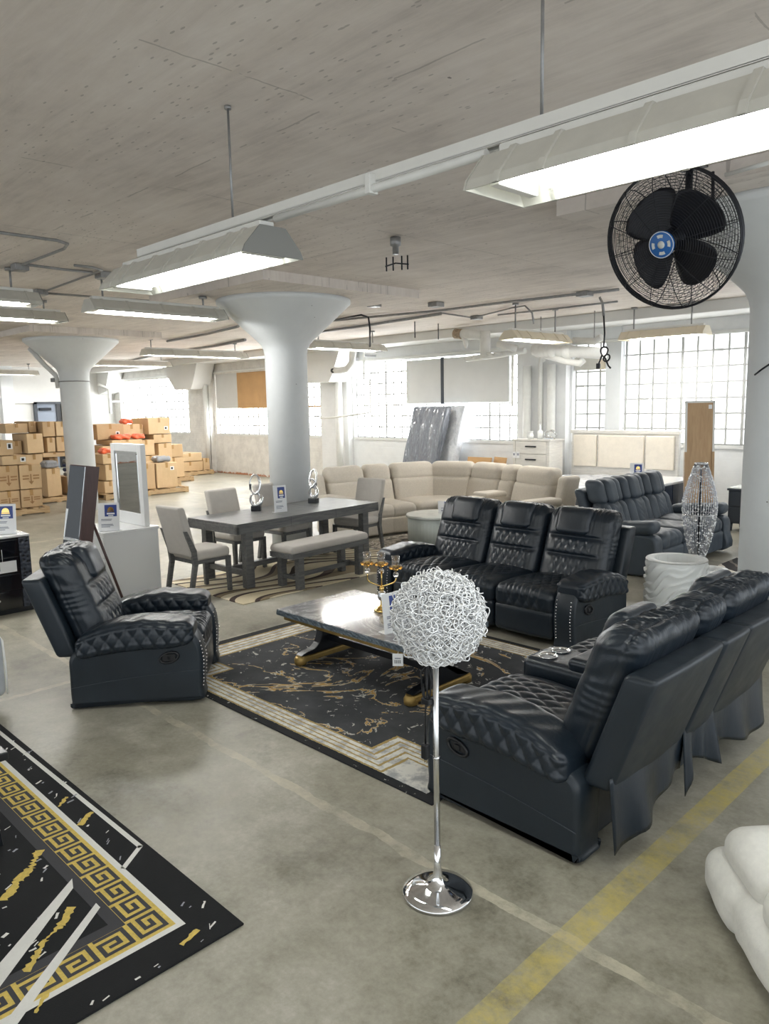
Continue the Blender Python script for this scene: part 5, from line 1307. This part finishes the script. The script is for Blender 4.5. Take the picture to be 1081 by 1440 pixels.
# ------------------------------------------------------------------ cardboard cartons and pallets
def carton(label, x1, y0, y1, z0, z1, depth=.5, group='cardboard cartons on the pallets', tape=True, mark=False, rz=0.0, name='cardboard_box'):
    """front face at x=x1 (facing +x)"""
    w, h = y1-y0-.018, z1-z0-.010
    t = thing(name, label, 'box', (x1-depth/2, (y0+y1)/2, z0+.002), rz, group)
    sag = rng.uniform(-.008, .008)
    def dp(P, N): return .004*np.sin(P[:, 1]*9+P[:, 2]*7+sag*500)*(np.abs(N[:, 2]) < .5)
    MB().pad((0, 0, h/2), (depth, w, h), .012, .12, 1, dp, smooth=False).build('carton', MAT['cardboard'], t)
    e = depth/2+.007
    if tape:
        MB().box(-e, -.03, h-.001, e, .03, h+.002).box(e-.002, -.03, h-min(.12, h*.4), e+.001, .03, h+.002).build('packing_tape', MAT['tape'], t)
    if mark:
        b = MB()
        b.box(e-.001, -.012, h*.30, e+.0015, .012, h*.62); b.prism([(-.05, h*.32), (.05, h*.32), (0, h*.18)], e-.001, e+.0015, 'x')
        for s in (-1, 1):
            for k in range(2): b.box(e-.001, s*.10-.06, h*(.40+.12*k), e+.0015, s*.10+.06, h*(.46+.12*k))
        b.build('printed_mark', MAT['print'], t)
    return t
def label_sticker(t, y, z, h=.09):
    e = max(v.co.x for v in t.children[0].data.vertices)+.001
    MB().box(e-.002, y-.05, z, e+.002, y+.05, z+h).build('shipping_label', MAT['white_card'], t); MB().box(e, y-.03, z+.02, e+.003, y+.02, z+h-.02).build('label_print', MAT['black_ink'], t.children[-1])
def pallet(label, x0, x1, y0, y1):
    t = thing('wooden_pallet', label, 'pallet', ((x0+x1)/2, (y0+y1)/2, 0), 0, 'wooden pallets under the cartons')
    W, D = (x1-x0)/2, (y1-y0)/2
    n = 6
    for k in range(n):
        y = -D+(2*D-.1)*k/(n-1); MB().box(-W, y, .112, W, y+.1, .132).build('deck_board', MAT['pallet_wood'], t)
    for x in (-W, -.05, W-.1):
        MB().box(x, -D, .022, x+.1, D, .112).build('stringer', MAT['pallet_wood'], t)
    for k in range(3):
        y = -D+(2*D-.1)*k/2; MB().box(-W, y, 0, W, y+.1, .022).build('bottom_board', MAT['pallet_wood'], t)
PZ = .134
# near-left pallet
pallet('wooden pallet under the nearest carton stack at the left picture edge', -16.75, -15.55, 4.66, 5.86)
c = carton('carton with printed arrow, bottom row of the nearest left stack, left of two', -15.68, 4.94, 5.36, PZ, .50, 1.0, mark=True)
c = carton('carton with printed arrow, bottom row of the nearest left stack, right of two', -15.68, 5.36, 5.79, PZ, .50, 1.0, mark=True)
carton('large carton with printed arrow, second row of the nearest left stack, left of two', -15.68, 4.96, 5.37, .503, 1.0, 1.0, mark=True)
carton('large carton with printed arrow, second row of the nearest left stack, right of two', -15.68, 5.37, 5.81, .503, .99, 1.0, mark=True)
c = carton('flat labelled carton in the third row of the nearest left stack', -15.70, 5.08, 5.57, 1.003, 1.19, .7); label_sticker(c, .15, .05)
c = carton('labelled carton on top of the nearest left stack at the picture edge', -15.74, 4.78, 5.34, 1.193, 1.49, .8); label_sticker(c, .20, .12, .12)
# middle-left pallet
pallet('wooden pallet just left of the far column with the blue bundle on it', -18.9, -17.15, 5.95, 7.42)
X = -17.6
rows = [('tall carton at pallet level left of the blue bundle', 6.47, 6.80, PZ, .77, .38), ('carton at pallet level behind the blue bundle', 6.80, 7.02, PZ, .98, -.25), ('open carton at pallet level holding up the blue bundle', 7.03, 7.30, PZ, .53, .38),
        ('carton at pallet level at the left end of the middle pallet', 6.02, 6.45, PZ, .78, -.1),
        ('flat carton in the second row left of the blue bundle', 6.20, 6.60, .785, 1.09, -.05), ('wide carton in the second row above the blue bundle', 6.61, 7.16, .985, 1.10, -.12),
        ('small carton in the second row at the left end of the middle pallet', 5.96, 6.20, .785, 1.10, -.2),
        ('small carton in the third row at the left end of the middle pallet', 5.97, 6.22, 1.105, 1.40, -.2), ('crumpled carton in the third row with torn top', 6.24, 6.61, 1.105, 1.55, .02),
        ('carton in the third row right of the crumpled carton', 6.72, 6.92, 1.105, 1.45, -.1), ('carton in the third row beside the far column', 6.93, 7.24, 1.105, 1.455, -.08),
        ('carton in the top row farthest left of the middle pallet', 5.90, 6.40, 1.56, 1.78, -.25), ('carton in the top row second from the far column', 6.63, 6.92, 1.46, 1.81, -.05), ('carton in the top row nearest the far column', 6.93, 7.25, 1.46, 1.80, -.05),
        ('open carton in the top row left of the pair by the far column', 6.42, 6.60, 1.565, 1.82, -.3)]
for lab, y0, y1, z0, z1, dx in rows: carton(lab, X+dx, y0, y1, z0, z1, .9)
t = tag(MB().pad((0, 0, .075), (.34, .30, .15), .06, .03, 4, lambda P, N: .012*np.sin(P[:, 0]*30+P[:, 2]*40)).build('plastic_bag', MAT['grey_wrap'], None, (-17.42, 6.63, .780)), 'crumpled grey plastic bag on the tall carton left of the blue bundle', 'bag')
for k in range(4):
    tag(MB().pad((0, 0, .05), (.40, .26, .084), .04, .03, 4, lambda P, N: .008*np.sin(P[:, 1]*25+P[:, 0]*17+k)).build('textile_bundle', MAT['blue_wrap' if k in (1, 2) else 'grey_wrap'], None, (-17.45, 7.14, 0.536+.102*k)), ('wrapped grey textile bundle, lowest in the pile left of the far column', 'wrapped blue textile bundle, second from the bottom in the pile left of the far column', 'wrapped blue textile bundle, third from the bottom in the pile left of the far column', 'wrapped grey textile bundle, topmost in the pile left of the far column')[k], 'bundle', 'textile bundles beside the far column')
# pallet right of the far column
pallet('wooden pallet behind the white mirror under the large taped carton', -17.9, -16.55, 7.5, 9.62)
XR = -16.71
c = carton('large taped carton on the pallet right of the white mirror', XR, 8.86, 9.43, PZ, .75, .85); label_sticker(c, .14, .42)
carton('carton partly behind the white mirror beside the large taped carton', XR-.02, 8.42, 8.85, PZ, .76, .85)
carton('carton at pallet level between the brown and white mirrors', XR, 7.55, 7.85, PZ, .42, .9)
carton('carton in the second row between the brown and white mirrors', XR, 7.60, 7.86, .425, .80, .9)
carton('open carton under the low orange bag between the two mirrors', XR-.06, 7.58, 7.90, .805, 1.04, .9)
carton('carton at pallet level hidden behind the white mirror', XR, 7.88, 8.40, PZ, .78, .85)
t = tag(MB().pad((0, 0, .07), (.4, .36, .13), .06, .03, 4, lambda P, N: .012*np.sin(P[:, 0]*30+P[:, 1]*20)).build('plastic_bag', MAT['grey_wrap'], None, (-16.95, 9.12, .757)), 'crumpled grey plastic bag on the large taped carton', 'bag')
X2 = -17.95
pallet('wooden pallet at the back of the carton group right of the far column', -19.4, -17.92, 7.7, 10.2)
rows = [('carton at pallet level at the back right of the far column', 7.9, 8.5, PZ, .70, 0), ('carton at pallet level at the back behind the large taped carton', 8.52, 9.10, PZ, .72, 0), ('carton at pallet level at the back right end', 9.12, 9.66, PZ, .86, 0),
        ('carton in the second back row behind the white mirror', 8.0, 9.02, .725, 1.18, .28), ('taped carton in the second back row right of the white mirror top', 9.05, 9.53, .865, 1.27, -.0),
        ('flat carton in the third back row under the orange bags', 8.24, 9.04, 1.185, 1.31, .3), ('wide carton in the top back row beside the far column', 8.02, 8.72, 1.315, 1.70, 0), ('carton in the top back row under the single orange bag', 8.75, 9.22, 1.315, 1.68, -.12),
        ('flat carton in the third back row right of the orange bags', 9.55, 10.08, 1.16, 1.39, -.1), ('large carton on top of the back row before the bright window', 9.42, 10.06, 1.395, 1.82, -.1), ('small carton in the top back row behind the large one', 9.24, 9.40, 1.315, 1.66, -.3)]
for lab, y0, y1, z0, z1, dx in rows:
    c = carton(lab, X2+dx, y0, y1, z0, z1, .9)
    if 'before the bright' in lab or 'wide carton in the top' in lab: label_sticker(c, .18, .1)
carton('carton under the flat carton at the back right end', X2-.12, 9.68, 10.08, PZ, 1.155, .9)
for lab, x, y, z, sx in (('orange plastic bag on top of the carton group before the window', -18.3, 8.96, 1.684, .28), ('orange plastic bag in the third row, left of two', -17.72, 8.55, 1.315, .45), ('orange plastic bag in the third row, right of two', -17.72, 9.0, 1.315, .3), ('orange plastic bag on the open carton between the two mirrors', -16.95, 7.74, 1.046, .26)):
    if 'third row' in lab: x = X2+.15; z = 1.314
    tag(MB().pad((0, 0, .06), (.26, sx, .12), .058, .025, 4, lambda P, N: .012*np.sin(P[:, 1]*30+P[:, 2]*50)).build('plastic_bag', MAT['orange'], None, (x, y, z)), lab, 'bag', 'orange bags on the cartons')
# pair of cartons farther right
pallet('wooden pallet standing by the far bracketed pilaster', -21.4, -20.35, 11.45, 12.74)
carton('taped carton, lower of two on the pallet by the far pilaster', -20.45, 11.53, 12.43, PZ, .43, .9); carton('taped carton, upper of two on the pallet by the far pilaster', -20.45, 11.55, 12.41, .435, .69, .9)
carton('small carton at the right end of the pallet by the far pilaster', -20.47, 12.44, 12.68, PZ, .50, .7)
pallet('wooden pallet behind the large taped carton toward the window', -19.95, -18.95, 10.22, 11.2)
carton('carton with crossed straps behind the large taped carton, upper one', -19.0, 10.3, 10.93, .70, 1.06, .8); carton('carton with crossed straps behind the large taped carton, lower one', -19.0, 10.3, 10.95, PZ, .695, .8)
# flattened cartons behind the sectional
for lab, x, y, w, h, r in (('opened brown carton flap behind the beige sectional, leftmost', -10.2, 12.15, .55, .62, -6), ('opened brown carton behind the beige sectional, upright one', -9.85, 12.45, .60, .92, 4), ('opened brown carton leaning right of the upright one', -9.45, 12.55, .42, .93, -18), ('low opened carton beside the whitewashed chest', -9.05, 12.35, .36, .68, 10)):
    t = thing('flattened_carton', lab, 'box', (x, y, 0), math.radians(r))
    T = TR((0, 0, 0), rx=-math.radians(12))
    MB().box(-w/2, -.012, 0, w/2, .012, h, b=.003, T=T).build('carton_panel', MAT['cardboard_flat'], t); MB().box(-w/2, .02, 0, w/2-.05, .04, h*.93, b=.003, T=T).build('rear_panel', MAT['cardboard_flat'], t)
# ------------------------------------------------------------------ wall fan hung from the near drop panel
def fan():
    ctr = np.array(at_y(945, 337, 4.55)); dist = np.linalg.norm(ctr-EYE); R = 96*float((ctr-EYE)@fwd)/F
    t = thing('industrial_fan', 'black caged industrial fan with a blue hub badge hung below the nearest light', 'fan', tuple(ctr))
    v = (EYE-ctr)/np.linalg.norm(EYE-ctr); side = np.cross([0, 0, 1], v); side /= np.linalg.norm(side); up = np.cross(v, side)
    # axis points toward the viewer, swung to the picture left and slightly down
    ax = v*math.cos(.47)-side*math.sin(.44)-up*math.sin(.17); ax /= np.linalg.norm(ax)
    e1 = np.cross([0, 0, 1], ax); e1 /= np.linalg.norm(e1); e2 = np.cross(ax, e1)
    T = np.eye(4); T[:3, 0] = e1; T[:3, 1] = e2; T[:3, 2] = ax      # local z = axis (front)
    def circ(r, z, w, b, n=56):
        th = np.linspace(0, 2*PI, n, endpoint=False); b.tube(np.stack([r*np.cos(th), r*np.sin(th), np.full(n, z)], 1), w, 5, closed=True, T=T)
    zf = lambda r: .02+.115*math.sqrt(max(0, 1-(r/R)**2.6)); zb = lambda r: -.02-.13*math.sqrt(max(0, 1-(r/R)**2.6))
    f = MB(); bk = MB()
    for r in np.linspace(.09, R*.985, 24): circ(r, zf(r), .0016, f)
    for r in np.linspace(.10, R*.985, 17): circ(r, zb(r), .0018, bk)
    for k in range(12):
        a = 2*PI*k/12+.1; rr = np.linspace(.085, R, 14)
        f.tube([(r*math.cos(a), r*math.sin(a), zf(r)-.003) for r in rr], .0026, 5, T=T); bk.tube([(r*math.cos(a), r*math.sin(a), zb(r)+.003) for r in rr], .003, 5, T=T)
    # woven guard net on the back
    for k in range(64):
        a = 2*PI*k/64
        for s in (1, -1):
            rr = np.linspace(.16, R*.97, 8); bk.tube([(r*math.cos(a+s*(r-.16)*1.4), r*math.sin(a+s*(r-.16)*1.4), zb(r)) for r in rr], .0012, 4, T=T, cap=False)
    circ(R, 0.0, .008, f); circ(R, .02, .005, f); circ(R, -.02, .005, bk)
    f.build('front_cage', MAT['fan_black'], t); bk.build('rear_cage', MAT['fan_black'], t)
    for k in range(4):
        a0 = k*PI/2+.62
        def bl(u, v_):
            r = .05+u*(R*.76-.05); wdt = (.070+.095*np.sin(np.clip(u*1.12, 0, 1)*PI*.62)**1.0)*np.sqrt(np.clip(1-np.clip((u-.62)/.38, 0, 1)**2, 0, 1))
            s = (v_-.5)*2*wdt; a = a0
            x = r*math.cos(a)-s*math.sin(a); y = r*math.sin(a)+s*math.cos(a); z = -.02+s*.36
            return np.stack([x, y, z], 1)
        MB().sheet(bl, 16, 10, T=T, two=.004).build('blade', MAT['fan_black'], t)
    MB().lathe([(.055, -.22), (.075, -.20), (.085, -.10), (.07, -.03), (.05, .03), (.045, .06)], 24, T=T).build('motor', MAT['fan_black'], t)
    h = MB().lathe([(.078, .128), (.078, .138), (.072, .143), (.001, .143)], 36, T=T).build('hub_badge', MAT['fan_blue'], t)
    th = np.linspace(0, 2*PI, 40, endpoint=False)
    MB().tube(np.stack([.074*np.cos(th), .074*np.sin(th), np.full(40, .142)], 1), .0025, 5, closed=True, T=T).build('badge_rim', MAT['white_card'], h)
    q = MB()
    for k in range(4):
        a = np.linspace(k*PI/2-.35, k*PI/2+.35, 7)
        o_ = [(.058*math.cos(i), .058*math.sin(i)) for i in a]+[(.040*math.cos(i), .040*math.sin(i)) for i in a[::-1]]
        q.prism(o_, .143, .1445, 'z', T=T)
    q.lathe([(.022, .143), (.022, .1445), (.001, .1446)], 16, T=T); q.build('badge_print', MAT['pale_marble'], h)
    m_ = ctr*0-ax*.20; ce = np.array([m_[0], m_[1], ZP-ctr[2]])
    b = MB(); b.tube([tuple(m_), (m_[0], m_[1], ce[2])], .022, 10); b.build('drop_pole', MAT['fan_black'], t)
    MB().box(m_[0]-.08, m_[1]-.08, ce[2]-.015, m_[0]+.08, m_[1]+.08, ce[2]).build('ceiling_plate', MAT['fan_black'], t)
    b = MB(); s2 = e1*.16; b.tube([tuple(m_-s2*0+s2), (m_[0]+s2[0]*.9, m_[1]+s2[1]*.9, R*.95)], .010, 6).tube([tuple(m_+s2), tuple(m_)], .010, 6); b.build('support_bar', MAT['fan_black'], t)
fan()
# ------------------------------------------------------------------ light
w = bpy.data.worlds.new('daylight'); S.world = w; w.use_nodes = True
bg = w.node_tree.nodes['Background']; bg.inputs[0].default_value = (.90, .96, 1.0, 1); bg.inputs[1].default_value = 1.15
S.view_settings.view_transform = 'Standard'; S.view_settings.look = 'None'; S.view_settings.gamma = 1; S.view_settings.use_curve_mapping = False
S.view_settings.exposure = 0.75
S.cycles.use_denoising = True
S.cycles.max_bounces = 8; S.cycles.diffuse_bounces = 4; S.cycles.glossy_bounces = 4; S.cycles.transmission_bounces = 6; S.cycles.caustics_reflective = False; S.cycles.caustics_refractive = False
S.cycles.sample_clamp_indirect = 6
